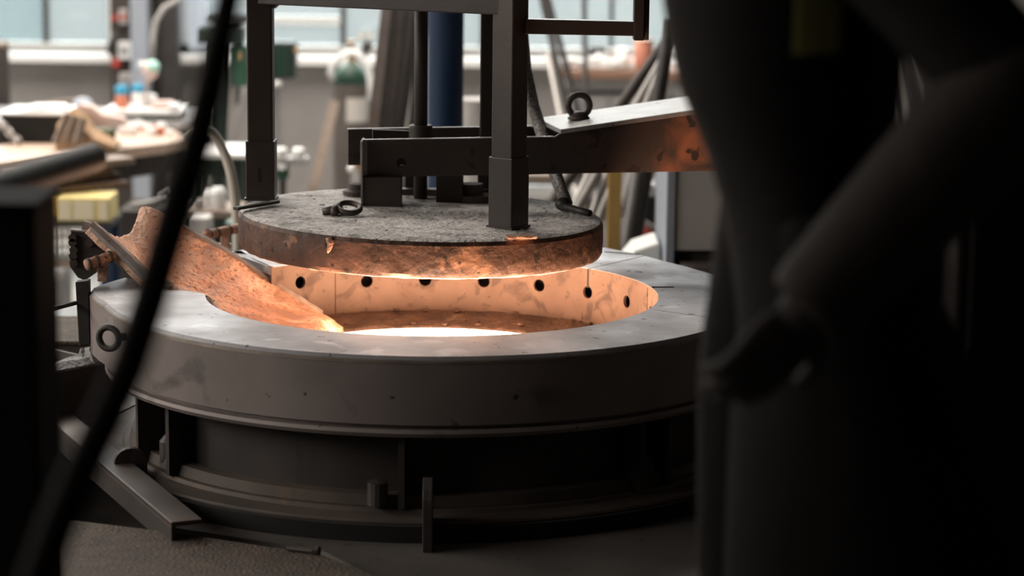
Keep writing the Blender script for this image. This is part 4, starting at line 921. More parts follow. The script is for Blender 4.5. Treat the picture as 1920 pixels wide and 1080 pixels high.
# little things on the wall base
c = PY(155, 185, 12.3); bm = BM(); ell(bm, V(c.x, 12.3, ZB1 + .045), .055, .05, .044, 14, 9); tag(obj('grey_helmet', bm, M['bluegrey'], smooth=True), 'grey rounded cap standing on the rear bench before the wall', 'cap')
a, b = PY(98, 184, 12.5), PY(146, 172, 12.5); bm = BM(); beam(bm, V(a.x, 12.4, ZB1 + .03), V(b.x, 12.4, ZB1 + .045), .05, .05); tag(obj('brown_block', bm, M['woodd'], bevel=.008), 'brown wooden block on the rear bench left of the grey cap', 'block')
# bench drill, dark green
t = thing('bench_drill', 'dark green pedestal drill between the cable and the left lid post', 'drill', V(PY(425, 200, 12.4).x, 12.4, 0))
Y = 12.4; x = PY(425, 100, Y).x; bm = BM(); boxmm(bm, PY(376, 60, Y).x, PY(456, 60, Y).x, Y - .1, Y + .1, PY(420, 80, Y).z, PY(420, 49, Y).z); obj('belt_cover', bm, M['dgreen'], t, bevel=.01)
bm = BM(); lathe(bm, [(0, PY(420, 30, Y).z), (.09, PY(420, 27, Y).z), (.12, PY(420, 38, Y).z), (.04, PY(420, 48, Y).z), (0, PY(420, 49, Y).z)], (PY(430, 40, Y).x, Y, 0), 20); obj('motor_cap', bm, M['black'], t)
bm = BM(); boxmm(bm, PY(432, 100, Y).x, PY(466, 100, Y).x, Y - .08, Y + .08, PY(420, 160, Y).z, PY(420, 82, Y).z); obj('drill_head', bm, M['green'], t, bevel=.012)
bm = BM(); z0 = PY(447, 196, Y).z; tube(bm, [(PY(446, 160, Y).x, Y, PY(446, 160, Y).z), (PY(445, 160, Y).x, Y, z0)], .011, 10); obj('spindle', bm, M['darkpipe'], t)
bm = BM(); tube(bm, [(PY(408, 100, Y).x, Y, 0), (PY(408, 100, Y).x, Y, PY(420, 80, Y).z)], .045, 14); obj('pillar', bm, M['dgreen'], t)
bm = BM(); ell(bm, PY(449, 105, Y - .1), .012, .012, .02, 10, 6); obj('knob', bm, M['brass'], t)
bm = BM(); tube(bm, [PY(x, y, 12.9) for x, y in ((462, 150), (456, 180), (446, 225), (430, 280), (425, 330))] + [V(PY(425, 330, 12.9).x - .02, 12.9, .004)], .009, 8); tag(obj('thin_cable', bm, M['grey'], smooth=True), 'thin grey cable hanging on the wall left of the lid post', 'cable')
# green machine box on the wall and a white blob standing in for its highlight
Y = 12.6; t = thing('green_motor', 'dark green ribbed motor box just right of the left lid post', 'motor', V(PY(532, 148, Y).x, Y, 0))
z0, z1 = PY(532, 148, Y).z, PY(532, 79, Y).z; bm = BM(); boxmm(bm, PY(497, 110, Y).x, PY(553, 110, Y).x, Y, Y + .18, z0, z1); obj('motor_body', bm, M['dgreen'], t, bevel=.012)
for px in (518, 527, 536):
    x = PY(px, 110, Y).x; bm = BM(); boxmm(bm, x - .008, x + .008, Y - .012, Y, z0 + .02, z1 - .03); obj('motor_rib', bm, M['green'], t)
bm = BM(); boxmm(bm, PY(506, 160, Y).x, PY(522, 160, Y).x, Y + .04, Y + .12, 0, z0); obj('motor_stand', bm, M['grey'], t)
bm = BM(); ell(bm, PY(520, 157, Y - .02), .024, .02, .015, 12, 8); obj('motor_knob', bm, M['white'], t, smooth=True)
bm = BM(); tube(bm, [PY(551, 92, Y), PY(560, 96, Y)], .012, 8); obj('motor_shaft', bm, M['brass'], t)
# vise on the enamel bench
Y = 11.0; c = PY(528, 310, Y); t = thing('green_vise', 'green vise with round white dial beneath a small grey table', 'vise', V(c.x, Y, 0))
bm = BM(); boxmm(bm, PY(505, 300, Y).x, PY(578, 300, Y).x, Y - .05, Y + .06, ZB2 - .03, ZB2); obj('vise_table', bm, M['grey'], t, bevel=.004)
bm = BM(); boxmm(bm, PY(518, 300, Y).x, PY(541, 300, Y).x, Y - .03, Y + .04, PY(530, 336, Y).z, ZB2 - .032); obj('vise_body', bm, M['green'], t, bevel=.008)
bm = BM(); tube(bm, [PY(528, 310, Y - .03), PY(528, 310, Y - .05)], .022, 16); obj('vise_dial', bm, M['white'], t)  # white disc stands in for a highlight on the machine
bm = BM(); boxmm(bm, PY(525, 300, Y).x, PY(536, 300, Y).x, Y - .01, Y + .02, 0, PY(530, 336, Y).z); obj('vise_stand', bm, M['drum'], t)
# gas cylinder
Y = 13.1; cx_c = PY(659, 200, Y).x; r = .098
zs = PY(659, 150, Y).z; ztp = PY(659, 120, Y).z
t = thing('gas_cylinder', 'grey gas cylinder with green shoulder and paper label before the window', 'gas cylinder', V(cx_c, Y, 0))
bm = BM(); lathe(bm, [(0, 0.005), (r * .9, .005), (r, .03), (r, zs - .02), (0, zs - .02)], (cx_c, Y, 0), 32); autosmooth(obj('cylinder_body', bm, M['cyl'], t), .6)
bm = BM(); lathe(bm, [(r, zs - .02), (r * .97, zs + .02), (r * .82, zs + .055), (r * .5, ztp - .005), (r * .25, ztp + .01), (0, ztp + .01)], (cx_c, Y, 0), 32); obj('shoulder', bm, M['green'], t, smooth=True)
bm = BM(); lathe(bm, [(0, ztp), (.022, ztp), (.02, ztp + .05), (.012, ztp + .055), (.012, ztp + .1), (.026, ztp + .105), (.026, ztp + .125), (0, ztp + .13)], (cx_c, Y, 0), 12); obj('valve', bm, M['brass'], t)
bm = BM(); rings = [[V(cx_c + (r + .002) * math.cos(a), Y + (r + .002) * math.sin(a), z) for z in (PY(670, 226, Y).z, PY(670, 181, Y).z)] + [V(cx_c + (r - .004) * math.cos(a), Y + (r - .004) * math.sin(a), z) for z in (PY(670, 181, Y).z, PY(670, 226, Y).z)] for a in np.linspace(math.radians(-102), math.radians(-25), 12)]
loft(bm, rings); obj('paper_label', bm, M['label'], t)
bm = BM(); pts = [(624, 150), (620, 135), (624, 122), (636, 108), (650, 100), (662, 98), (676, 106), (688, 122), (693, 140), (695, 160), (694, 186)]
tube(bm, [PY(x, y, Y - .12) for x, y in pts], .017, 10); tag(obj('white_gas_hose', bm, M['white'], smooth=True), 'white hose looped over the gas cylinder shoulder', 'hose')
Yr = 13.25; c = PY(686, 86, Yr); t = thing('pressure_regulator', 'dark regulator with two brass gauges right of the cylinder valve', 'regulator', c)
bm = BM(); tube(bm, [c + V(-.02, 0, 0), c + V(.035, 0, 0)], [.03, .03], 12); obj('regulator_body', bm, M['darkpipe'], t)
for px, y in ((677, 67), (694, 67)):
    q = PY(px, y, Yr); bm = BM(); tube(bm, [q + V(0, .01, 0), q - V(0, .014, 0)], .022, 14); g_ = obj('gauge', bm, M['brass'], t)
    bm = BM(); tube(bm, [q - V(0, .0145, 0), q - V(0, .016, 0)], .017, 14); obj('gauge_dial', bm, M['white'], g_)
bm = BM(); tube(bm, [c, V(c.x - .005, Yr, PY(686, 120, Yr).z), V(cx_c, Y + .02, ztp + .06)], .012, 8); obj('stem', bm, M['darkpipe'], t)
bm = BM(); beam(bm, PY(628, 190, 12.7), PY(588, 352, 12.5), .05, .025, V(0, 1, 0)); a = PY(588, 352, 12.5); beam(bm, a, V(a.x - .13, 12.4, .0), .05, .025, V(0, 1, 0)); tag(obj('leaning_batten', bm, M['woodm']), 'brown wooden batten leaning left of the gas cylinder', 'batten')
t = thing('white_valve_box', 'small white and brass fitting low beside the lid foot', 'fitting', PY(664, 320, 11.2))
for dx, dy, r, m in ((-6, -2, .022, 'white'), (6, -6, .02, 'brass'), (0, 14, .022, 'white'), (4, -18, .028, 'grey')):
    bm = BM(); ell(bm, PY(666 + dx, 318 + dy, 11.2), r, r, r, 12, 8); obj('fitting_part', bm, M[m], t, smooth=True)
bm = BM(); q = PY(666, 340, 11.2); boxmm(bm, q.x - .02, q.x + .02, 11.18, 11.22, 0, PY(666, 322, 11.2).z); obj('fitting_stand', bm, M['lgrey'], t)
# bundle of brown bars leaning against the wall
for k, (xt, xb_, w_, m) in enumerate(((726, 700, 20, 'angle'), (738, 716, 16, 'brownbar'), (752, 726, 18, 'angle'), (770, 738, 20, 'brownbar'), (787, 748, 22, 'darkpipe'), (799, 774, 18, 'brownbar'))):
    Y0 = 9.6 + .05 * k; a = PY(xt + (xt - xb_) * .6, -140, Y0 + .5); b = PY(xb_, 240, Y0); d = (b - a); e = b + d * ((b.z - 0.0) / -d.z) ; bm = BM(); beam(bm, a, e, w_ * Y0 / F, .03, V(0, 1, 0))
    tag(obj('leaning_bar', bm, M[m]), ['dark brown flat bar leaning right of the gas cylinder, first from it', 'dark brown flat bar leaning right of the gas cylinder, second from it', 'dark brown flat bar leaning right of the gas cylinder, third from it', 'dark brown flat bar leaning right of the gas cylinder, fourth from it', 'black flat bar slanting in front of the brown leaning bars', 'brown flat bar leaning just left of the lift rod'][k], 'bar', 'flat bars leaning left of the lift rod')
# blue column
Y = 8.0; c = PY(836, 120, Y); t = thing('blue_column', 'round blue steel column behind the furnace lid frame', 'column', V(c.x, Y, 0))
bm = BM(); tube(bm, [(c.x, Y, .03), (c.x, Y, 5.0)], .0585, 32); autosmooth(obj('shaft', bm, M['blue'], t), .6)
bm = BM(); boxmm(bm, c.x - .12, c.x + .12, Y - .12, Y + .12, 0, .03); obj('base_plate', bm, M['blue'], t)
# bucket beyond it
c = PY(884, 215, 10.5); bm = BM(); lathe(bm, [(0, 0), (.07, 0), (.09, PY(884, 185, 10.5).z), (.085, PY(884, 185, 10.5).z), (0, PY(884, 195, 10.5).z)], (c.x + .02, 10.5, 0), 20); tag(obj('grey_bucket', bm, M['lgrey']), 'tall grey tub standing right of the blue column', 'tub')
# right workbench under the third window
ZB3 = PY(1110, 132, 13.0).z
t = bench('workbench', 'grey workbench with reddish wooden top under the right window', V(PY(1300, 150, 13.0).x, 13.0, 0), V(-1, 0, 0), V(0, 1, 0), PY(1300, 150, 13).x - PY(1052, 150, 13).x, .6, ZB3, .045, M['redwood'], M['grey'])
x0, x1 = PY(1062, 160, 13.0).x, PY(1230, 160, 13.0).x; bm = BM(); boxmm(bm, x0, x1, 13.04, 13.5, .02, ZB3 - .047); obj('cupboard', bm, M['grey'], t, bevel=.005)
bm = BM(); boxmm(bm, x0, x1, 13.03, 13.04, ZB3 - .13, ZB3 - .11); obj('drawer_gap', bm, M['black'], t)
xm = (x0 + x1) / 2
for k in range(2):
    bm = BM(); boxmm(bm, x0 + .02 + k * (xm - x0), x0 - .015 + (k + 1) * (xm - x0), 13.025, 13.04, .08, ZB3 - .15); obj('door', bm, M['grey'], t, bevel=.004)
random.seed(11)
clut = [(1056, 122, .06, 'white'), (1072, 118, .05, 'white'), (1092, 124, .06, 'lgrey'), (1112, 118, .07, 'white'), (1128, 112, .07, 'white'), (1136, 122, .06, 'white'), (1150, 126, .055, 'white'), (1164, 116, .09, 'whitep'), (1180, 118, .08, 'white'), (1192, 128, .09, 'whitep'), (1120, 98, .08, 'darkpipe'), (1146, 102, .08, 'lgrey'), (1168, 100, .07, 'white')]
for k, (px, y, s_, m) in enumerate(clut):
    Y = 13.06 + random.uniform(0, .12) + (.2 if y < 105 else 0); c = PY(px, y, Y); hh = max(.03, min(.13, c.z - ZB3 + .03)); bm = BM(); box(bm, (c.x, Y, ZB3 + hh / 2 + .001), (s_, .07, hh), random.uniform(-.5, .5))
    if m in ('darkpipe', 'lgrey'): lab, nm = {10: ('dark box among white parts on the reddish bench', 'dark_box'), 2: ('small grey box in the left half of the reddish bench', 'grey_box'), 11: ('grey box at the back middle of the reddish bench', 'grey_box')}[k]; grp = None
    else: wn = sum(1 for q in clut if q[3].startswith('white') and q[0] < px); lab, nm, grp = ORD[wn] + ' white parts box from the left on the reddish bench', 'parts_box', 'white boxes on the reddish bench'
    tag(obj(nm, bm, M[m], bevel=.01), lab, 'box', grp)
c = PY(1206, 120, 12.7); t = thing('copper_pot', 'copper coloured pot behind the hanging frame end, right of the clutter', 'pot', V(c.x, 13.1, ZB3))
x = PY(1207, 100, 13.1).x; zt3 = PY(1207, 74, 13.1).z; bm = BM(); lathe(bm, [(0, ZB3 + .001), (.035, ZB3 + .001), (.052, ZB3 + .04), (.052, zt3 - .01), (.046, zt3), (0, zt3 - .005)], (x, 13.1, 0), 20); obj('pot_body', bm, mat('copper_pink_paint', (.62, .25, .17), None, rough=.4), t, smooth=True)
bm = BM(); torus(bm, (x, 13.1, zt3 - .006), .05, .006, (0, 0, 1), 20, 6); obj('pot_rim', bm, M['brass'], t, smooth=True)
# thin rods leaning before the right window
rods = [(1003, -60, 1072, 240, 11.6, .016, 'darkpipe'), (1012, -60, 1092, 240, 11.7, .016, 'darkpipe'), (1094, -60, 1100, 240, 12.0, .013, 'darkpipe'), (1028, 100, 1056, 240, 11.3, .016, 'pipe')]
labs = ['thin dark rod leaning just right of the front lid post', 'thin dark rod leaning second right of the front lid post', 'thin upright dark rod in front of the right window', 'short pale tube leaning beside the thin dark rods']
for k, (x0, y0, x1, y1, Y, r, m) in enumerate(rods):
    a, b = PY(x0, y0, Y + .35), PY(x1, y1, Y); d = b - a; e = b + d * (b.z / -d.z); bm = BM(); tube(bm, [a, e], r, 8); tag(obj('leaning_rod', bm, M[m]), labs[k], 'rod', 'rods before the right window')
tubes = [(1262, 60, 1138, 235, 9.2, .022, 'brownbar'), (1252, 95, 1172, 235, 9.1, .018, 'pipe'), (1248, 110, 1196, 235, 9.0, .016, 'pipe'), (1250, 90, 1226, 235, 8.9, .026, 'darkpipe'), (1240, 130, 1210, 235, 9.3, .014, 'lgrey')]
labs = ['brown tube slanting furthest left behind the carrying arm', 'grey tube slanting second from left behind the carrying arm', 'thin grey tube slanting third from left behind the carrying arm', 'thick black tube standing steepest behind the carrying arm', 'pale thin tube between the black tube and the thin grey one']
for k, (x0, y0, x1, y1, Y, r, m) in enumerate(tubes):
    a, b = PY(x0, y0, Y), PY(x1, y1, Y - .15); d = b - a; a2 = a - d * .35; e = b + d * min(1.6, (b.z / -d.z)); bm = BM(); tube(bm, [a2, e], r, 12); tag(obj('leaning_tube', bm, M[m], smooth=False), labs[k], 'tube', 'tubes leaning behind the carrying arm')
# trestle, ochre post, dark post, cabinet behind the furnace on the right
t = thing('tube_trestle', 'grey tube trestle with crossed legs behind the lid', 'trestle', V(PY(1100, 400, 8.9).x, 8.9, 0))
for k, (x0, y0, x1, y1, Y) in enumerate(((1112, 318, 1060, 420, 8.9), (1142, 318, 1100, 440, 8.85), (1082, 318, 1108, 440, 9.0), (1108, 318, 1140, 420, 9.05))):
    a, b = PY(x0, y0, Y), PY(x1, y1, Y); d = b - a; e = b + d * (b.z / -d.z); bm = BM(); tube(bm, [a - d * .5, e], .02, 10); obj('leg', bm, M['pipe'], t, smooth=True)
a, b = PY(1070, 270, 8.95), PY(1160, 270, 8.95); bm = BM(); tube(bm, [a, b], .02, 10); obj('top_rail', bm, M['pipe'], t, smooth=True)
t = thing('white_bench_rail', 'white painted rail behind the grey tube trestle', 'rail', V(PY(1040, 360, 10.5).x, 10.5, 0))
for y0, y1, x0, x1, m in ((352, 370, 985, 1040, 'white'), (330, 346, 985, 1150, 'woodm'), (345, 372, 1205, 1255, 'white'), (318, 334, 1195, 1225, 'white')):
    bm = BM(); a, b = PY(x0, y1, 10.5), PY(x1, y0, 10.5); boxmm(bm, a.x, b.x, 10.5, 10.6, a.z, b.z); obj('rail', bm, M[m], t, bevel=.008)
for px in (1000, 1215, 1250):
    a = PY(px, 350, 10.55); bm = BM(); boxmm(bm, a.x - .015, a.x + .015, 10.58, 10.62, 0, a.z); obj('upright', bm, M['lgrey'], t)
Y = 8.4; c = PY(1152, 400, Y); bm = BM(); boxmm(bm, c.x - .024, c.x + .024, Y, Y + .05, 0, PY(1152, 290, Y).z); tag(obj('ochre_post', bm, M['ochre'], bevel=.004), 'ochre yellow post right of the furnace lid', 'post')
a, b = PY(1196, 318, 8.6), PY(1176, 470, 8.5); d = b - a; bm = BM(); tube(bm, [a - d * .4, b + d * (b.z / -d.z)], .026, 14); tag(obj('dark_post', bm, M['darkpipe'], smooth=True), 'dark round post right of the ochre post', 'post')
a, b = PY(1209, 335, 9.0), PY(1186, 470, 8.9); d = b - a; bm = BM(); tube(bm, [a - d * .2, b + d * (b.z / -d.z)], .008, 10); tag(obj('thin_stay', bm, M['pipe'], smooth=True), 'thin steel stay right of the dark round post', 'stay')
Y = 8.8; t = thing('lever_stand', 'stand with pale lever rods right of the dark posts', 'lever', V(PY(1235, 430, Y).x, Y, 0))
for pts, r, m in (([(1232, 330), (1238, 380), (1243, 432)], .012, 'lgrey'), ([(1194, 408), (1216, 424), (1243, 434)], .014, 'lgrey'), ([(1206, 428), (1226, 440)], .02, 'red')):
    bm = BM(); tube(bm, [PY(x, y, Y) for x, y in pts], r, 10); obj('lever', bm, M[m], t, smooth=True)
bm = BM(); ell(bm, PY(1194, 408, Y - .02), .016, .016, .016, 12, 8); obj('lever_knob', bm, M['white'], t, smooth=True)
bm = BM(); ell(bm, PY(1243, 434, Y - .02), .018, .018, .018, 12, 8); obj('lever_pivot', bm, M['lgrey'], t, smooth=True)
bm = BM(); a = PY(1243, 434, Y); boxmm(bm, a.x - .03, a.x + .03, Y + .02, Y + .06, 0, a.z + .02); obj('lever_base', bm, M['drum'], t)
Y = 9.4; bm = BM(); boxmm(bm, PY(1200, 400, Y).x, PY(1262, 400, Y).x, Y, Y + .3, 0, PY(1230, 368, Y).z); tag(obj('black_cabinet', bm, M['black'], bevel=.006), 'black cabinet behind the pale lever rods', 'cabinet')
Y = 7.9; bm = BM(); q = [PY(x, y, Y) for x, y in ((1165, 500), (1190, 470), (1236, 455), (1244, 520), (1165, 540))]
prism(bm, q, (0, .25, 0)); a = min(p.z for p in q)
tag(obj('white_sheet', bm, M['whitep'], bevel=.01), 'bright white folded sheet behind the furnace collar', 'sheet')
bm = BM(); boxmm(bm, q[0].x - .1, q[3].x - .02, Y + .01, Y + .3, 0, a + .001); tag(obj('sheet_stand', bm, M['drum']), 'dark stand carrying the bright white folded sheet', 'stand')
Y = 7.75; t = thing('grey_switchgear', 'pale grey cabinet with blue grey corner behind the furnace on the right', 'cabinet', V(PY(1310, 500, Y).x, Y + .3, 0))
zt4 = PY(1300, 270, Y).z; zl = PY(1300, 470, Y).z
x0, x1 = PY(1266, 400, Y).x, PY(1520, 400, Y).x; bm = BM(); boxmm(bm, x0, x1, Y, Y + .6, zl, zt4); obj('cabinet_body', bm, M['lgrey'], t, bevel=.004)
bm = BM(); boxmm(bm, PY(1249, 400, Y).x, x0 - .001, Y - .01, Y + .6, 0, zt4); obj('corner_post', bm, M['bluegrey'], t, bevel=.003)
bm = BM(); boxmm(bm, x0, x1, Y + .04, Y + .56, 0.02, zl); obj('plinth', bm, M['drum'], t)
bm = BM(); a = PY(1300, 512, Y - .1); boxmm(bm, x0 + .02, x1, Y - .1, Y + .04, a.z - .02, a.z + .02); obj('step', bm, M['bin'], t)
# rack of dark bars at the right
Y = 9.0; x0, x1 = PY(1600, 200, Y + .4).x, PY(1990, 200, Y + .4).x
bm = BM(); boxmm(bm, x0, x1, Y + .4, Y + .45, 0, 2.2); tag(obj('steel_screen', bm, M['lgrey'], bevel=.004), 'pale grey upright screen behind the rack of dark bars', 'panel')
for k, (xt, xb_) in enumerate(((1664, 1708), (1688, 1742), (1702, 1760), (1722, 1772), (1733, 1790), (1748, 1806), (1764, 1826))):
    a, b = PY(xt, 100, Y + .25), PY(xb_, 330, Y); d = b - a; bm = BM(); beam(bm, a - d * .3, b + d * (b.z / -d.z), .022 + .004 * (k % 3), .02, V(0, 1, 0)); tag(obj('rack_bar', bm, M['darkpipe']), ORD[k] + ' dark flat bar from the left leaning on the pale grey screen', 'bar', 'dark bars on the pale grey screen')
c = PY(1790, 188, 8.8); bm = BM(); box(bm, c, (.03, .03, .05)); bm2 = bm; beam(bm2, c, V(c.x, c.y + .02, 0), .008, .008); tag(obj('blue_tag', bm2, M['blue']), 'small blue tag on a stick among the dark leaning bars', 'tag')

# ------------------------------------------------------------------ near the camera, out of focus
Y = 3.05; x1 = PY(70, 700, Y).x; zt5 = PY(40, 381, Y).z
t = thing('control_pedestal', 'dark out of focus steel pedestal at the left picture edge', 'pedestal', V(x1 - .12, Y + .08, 0))
bm = BM(); boxmm(bm, x1 - .24, x1, Y, Y + .16, 0, zt5 - .01); obj('pedestal_body', bm, M['post'], t, bevel=.008)
bm = BM(); boxmm(bm, x1 - .25, x1 + .004, Y - .006, Y + .166, zt5 - .01, zt5); obj('pedestal_cap', bm, M['post'], t, bevel=.003)
ang_ = PY(-120, 389, 3.1); b = PY(174, 297, 3.75)
t = thing('tapping_bar', 'thick blackened round bar resting across the dark pedestal', 'bar', ang_.lerp(b, .4))
bm = BM(); tube(bm, [ang_, b], .0235, 24); autosmooth(obj('bar_shaft', bm, M['bar'], t), .6)
hp = [V(PY(452, -200, 2.24).x - .02, 2.26, 4.99), V(PY(452, -200, 2.24).x - .01, 2.24, 3.4)] + [PY(x, y, Yh * .82) for x, y, Yh in ((446, -160, 2.72), (432, -20, 2.7), (414, 70, 2.68), (394, 165, 2.65), (372, 260, 2.62), (340, 360, 2.6), (308, 470, 2.58), (276, 580, 2.56), (240, 690, 2.54), (196, 790, 2.52), (148, 890, 2.5), (106, 990, 2.48), (70, 1090, 2.46), (30, 1240, 2.45), (0, 1400, 2.45))]
bm = BM(); tube(bm, hp, [.0135] * 5 + [.0155] * 2 + [.0172] * 10, 14); tag(obj('hanging_cable', bm, M['hosed'], smooth=True), 'black out of focus cable hanging diagonally in front of the furnace', 'cable')

# ------------------------------------------------------------------ the worker standing on the front deck
PW = 3.02
def PW_(px, py, Y=PW): return PY(px, py, Y)
foot_z = ZF
per = thing('person', 'person in long dark work coat, hand at the hip, yellow green strip on the chest', 'person', V(.42, PW, foot_z))
def remesh(o, vox, smooth_it=4):
    m = o.modifiers.new('skin', 'REMESH'); m.mode = 'VOXEL'; m.voxel_size = vox; m.use_smooth_shade = True
    s = o.modifiers.new('soft', 'SMOOTH'); s.iterations = smooth_it; s.factor = .5; return o
def sect(bm, secs, n=20):
    rings = []
    for (x, y, z, rx, ry) in secs: rings.append([V(x + rx * math.cos(2 * PI * k / n), y + ry * math.sin(2 * PI * k / n), z) for k in range(n)])
    loft(bm, rings)
def limb(bm, pts, rs, n=14): tube(bm, pts, rs, n)
# silhouette of the coat: (picture row, left column, right column, half depth)
rows_ = [(-330, 1352, 1585, .16), (-270, 1290, 1650, .20), (-150, 1238, 1690, .205), (0, 1240, 1696, .20), (150, 1268, 1688, .185), (290, 1325, 1674, .165), (380, 1352, 1672, .165), (480, 1370, 1715, .175), (600, 1382, 1790, .19), (800, 1366, 1880, .20), (1000, 1358, 1960, .205), (1180, 1352, 2010, .21)]
secs = []
for py, xl, xr, ry in rows_:
    a, b = PW_(xl, py), PW_(xr, py); secs.append(((a.x + b.x) / 2, PW, a.z, (b.x - a.x) / 2, ry))
bm = BM(); sect(bm, secs[::-1], 32)
SH_L = PW_(1500, -285, 2.86); EL_L = PW_(1905, 165, 2.70); WR_L = PW_(1535, 560, 2.70)
SH_R = PW_(1440, -285, 3.2); EL_R = PW_(1470, 130, 3.27); WR_R = PW_(1455, 470, 3.16)
limb(bm, [SH_L, SH_L.lerp(EL_L, .5), EL_L], [.085, .075, .064]); ell(bm, SH_L, .085, .085, .09)
limb(bm, [SH_R, SH_R.lerp(EL_R, .5), EL_R, EL_R.lerp(WR_R, .5), WR_R], [.085, .072, .062, .054, .046]); ell(bm, SH_R, .085, .085, .09)
coat = remesh(obj('coat', bm, M['coat'], per), .012, 6)
bm = BM(); limb(bm, [EL_L + (EL_L - WR_L).normalized() * .03, EL_L, EL_L.lerp(WR_L, .35), EL_L.lerp(WR_L, .7), WR_L, WR_L + (WR_L - EL_L).normalized() * .02], [.05, .070, .072, .066, .058, .055], 18); ell(bm, EL_L, .068, .068, .068)
sl = remesh(obj('leather_sleeve', bm, M['coatsleeve'], per), .008, 6)
# body: head, neck, trunk, legs as one continuous figure beneath the clothes
neck = PW_(1455, -350, 3.04); hd = PW_(1405, -545, 3.04)
bm = BM(); limb(bm, [neck - V(0, 0, .12), neck, hd], [.075, .060, .058]); ell(bm, hd + V(0, 0, .02), .098, .077, .118, 24, 16)
ell(bm, hd + V(-.022, 0, -.06), .068, .056, .06)                                             # jaw
nx = hd + V(-.098, 0, -.002); limb(bm, [nx + V(.012, 0, .03), nx + V(-.016, 0, -.012), nx + V(.008, 0, -.020)], [.008, .013, .010], 8)   # nose
for sgn in (1, -1):
    ell(bm, hd + V(.008, sgn * .076, -.005), .020, .008, .032, 10, 8)                        # ear
    ell(bm, hd + V(-.080, sgn * .032, .026), .014, .022, .010, 10, 6)                        # brow
ell(bm, hd + V(-.082, 0, -.052), .012, .026, .006, 10, 6); ell(bm, hd + V(-.080, 0, -.063), .012, .022, .007, 10, 6)    # lips
tr = secs
sect(bm, [(q[0], PW, q[2], q[3] * .8, q[4] * .8) for q in secs[:8]][::-1], 24)
hip = secs[7]
for sgn, dx in ((1, .03), (-1, -.03)):
    hx, hy = hip[0] + dx * .5, PW - sgn * .09
    limb(bm, [V(hx, hy, hip[2] + .05), V(hx - .005 + dx, hy, hip[2] - .18), V(hx + dx * 1.5, hy, ZF + .50), V(hx + .03 + dx * 2, hy, ZF + .30), V(hx + .03 + dx * 2.2, hy, ZF + .09)], [.085, .082, .058, .054, .038])
    ell(bm, V(hx - .04 + dx * 2.2, hy, ZF + .045), .11, .042, .04)
remesh(obj('body', bm, M['skin'], per), .009, 3)
bm = BM()
for sgn, dx in ((1, .03), (-1, -.03)):
    hx, hy = hip[0] + dx * .5, PW - sgn * .09
    limb(bm, [V(hx, hy, hip[2] + .08), V(hx - .005 + dx, hy, hip[2] - .18), V(hx + dx * 1.5, hy, ZF + .50), V(hx + .03 + dx * 2, hy, ZF + .30), V(hx + .03 + dx * 2.2, hy, ZF + .07)], [.108, .100, .084, .078, .074])
remesh(obj('trousers', bm, M['coat'], per), .012, 5)
for sgn, dx in ((1, .03), (-1, -.03)):
    hx, hy = hip[0] + dx * .5 + .03 + dx * 2.2, PW - sgn * .09
    bm = BM(); limb(bm, [V(hx, hy, ZF + .20), V(hx, hy, ZF + .06)], [.062, .056]); ell(bm, V(hx - .06, hy, ZF + .055), .135, .052, .05); bmb = bm
    boxmm(bm, hx - .18, hx + .06, hy - .045, hy + .045, ZF + .002, ZF + .025); remesh(obj('boot', bm, M['boot'], per), .008, 4)
for sgn in (1, -1):
    bm = BM(); ell(bm, hd + V(-.088, sgn * .031, .008), .011, .013, .010, 12, 8); e = obj('eye', bm, M['white'], per, smooth=True)
    bm = BM(); ell(bm, hd + V(-.097, sgn * .031, .008), .004, .006, .006, 10, 6); obj('pupil', bm, M['black'], e, smooth=True)
bm = BM(); ell(bm, hd + V(.022, 0, .03), .093, .084, .105, 20, 12); remesh(obj('hair', bm, M['black'], per), .008, 2)
bm = BM(); hc = hd + V(.008, 0, .06); rings = []
lathe(bm, [(.122, 0), (.124, .006), (.118, .012), (.116, .04), (.10, .085), (.06, .115), (0, .125)], hc, 28); prism(bm, [hc + V(-.10, -.07, .004), hc + V(-.165, -.04, .0), hc + V(-.165, .04, .0), hc + V(-.10, .07, .004)], (0, 0, .006)); obj('helmet', bm, M['hivis'], per, smooth=False)
# gloved hands, five bent fingers each
def hand(wr, dirv, palm_n, name, s=1.0):
    d = Vector(dirv).normalized(); nrm = Vector(palm_n).normalized(); sd = d.cross(nrm).normalized(); bm = BM()
    pc = wr + d * .055 * s; R = Matrix((sd, d, nrm)).transposed()
    ell(bm, pc, .044 * s, .056 * s, .020 * s, 14, 10, R=R); limb(bm, [wr - d * .03, wr + d * .02], [.034 * s, .032 * s])
    for k, (L, o) in enumerate(((.076, -.031), (.086, -.010), (.080, .011), (.062, .031))):
        b = wr + d * (.098 - .006 * abs(k - 1.4)) * s + sd * o * s; c1 = b + (d * .82 - nrm * .25) * L * .42 * s; c2 = c1 + (d * .45 - nrm * .8) * L * .34 * s; c3 = c2 + (-d * .05 - nrm * .95) * L * .26 * s
        limb(bm, [b - d * .035 * s, b, c1, c2, c3], [.011 * s, .0115 * s, .0105 * s, .0095 * s, .0075 * s], 10)
    b = wr + d * .03 * s - sd * .036 * s; c1 = b + (d * .6 - sd * .7 - nrm * .2) * .04 * s; c2 = c1 + (d * .85 - sd * .15 - nrm * .4) * .032 * s
    limb(bm, [b + sd * .02 * s, b, c1, c2], [.015 * s, .0145 * s, .012 * s, .009 * s], 10)
    return remesh(obj(name, bm, M['glove'], per), .0035, 2)
dl = (WR_L - EL_L).normalized()
hand(WR_L + dl * .015, dl + V(-.1, .25, -.25), V(.45, -.85, .1), 'glove')
hand(WR_R, (WR_R - EL_R).normalized(), V(0, 1, 0), 'glove')
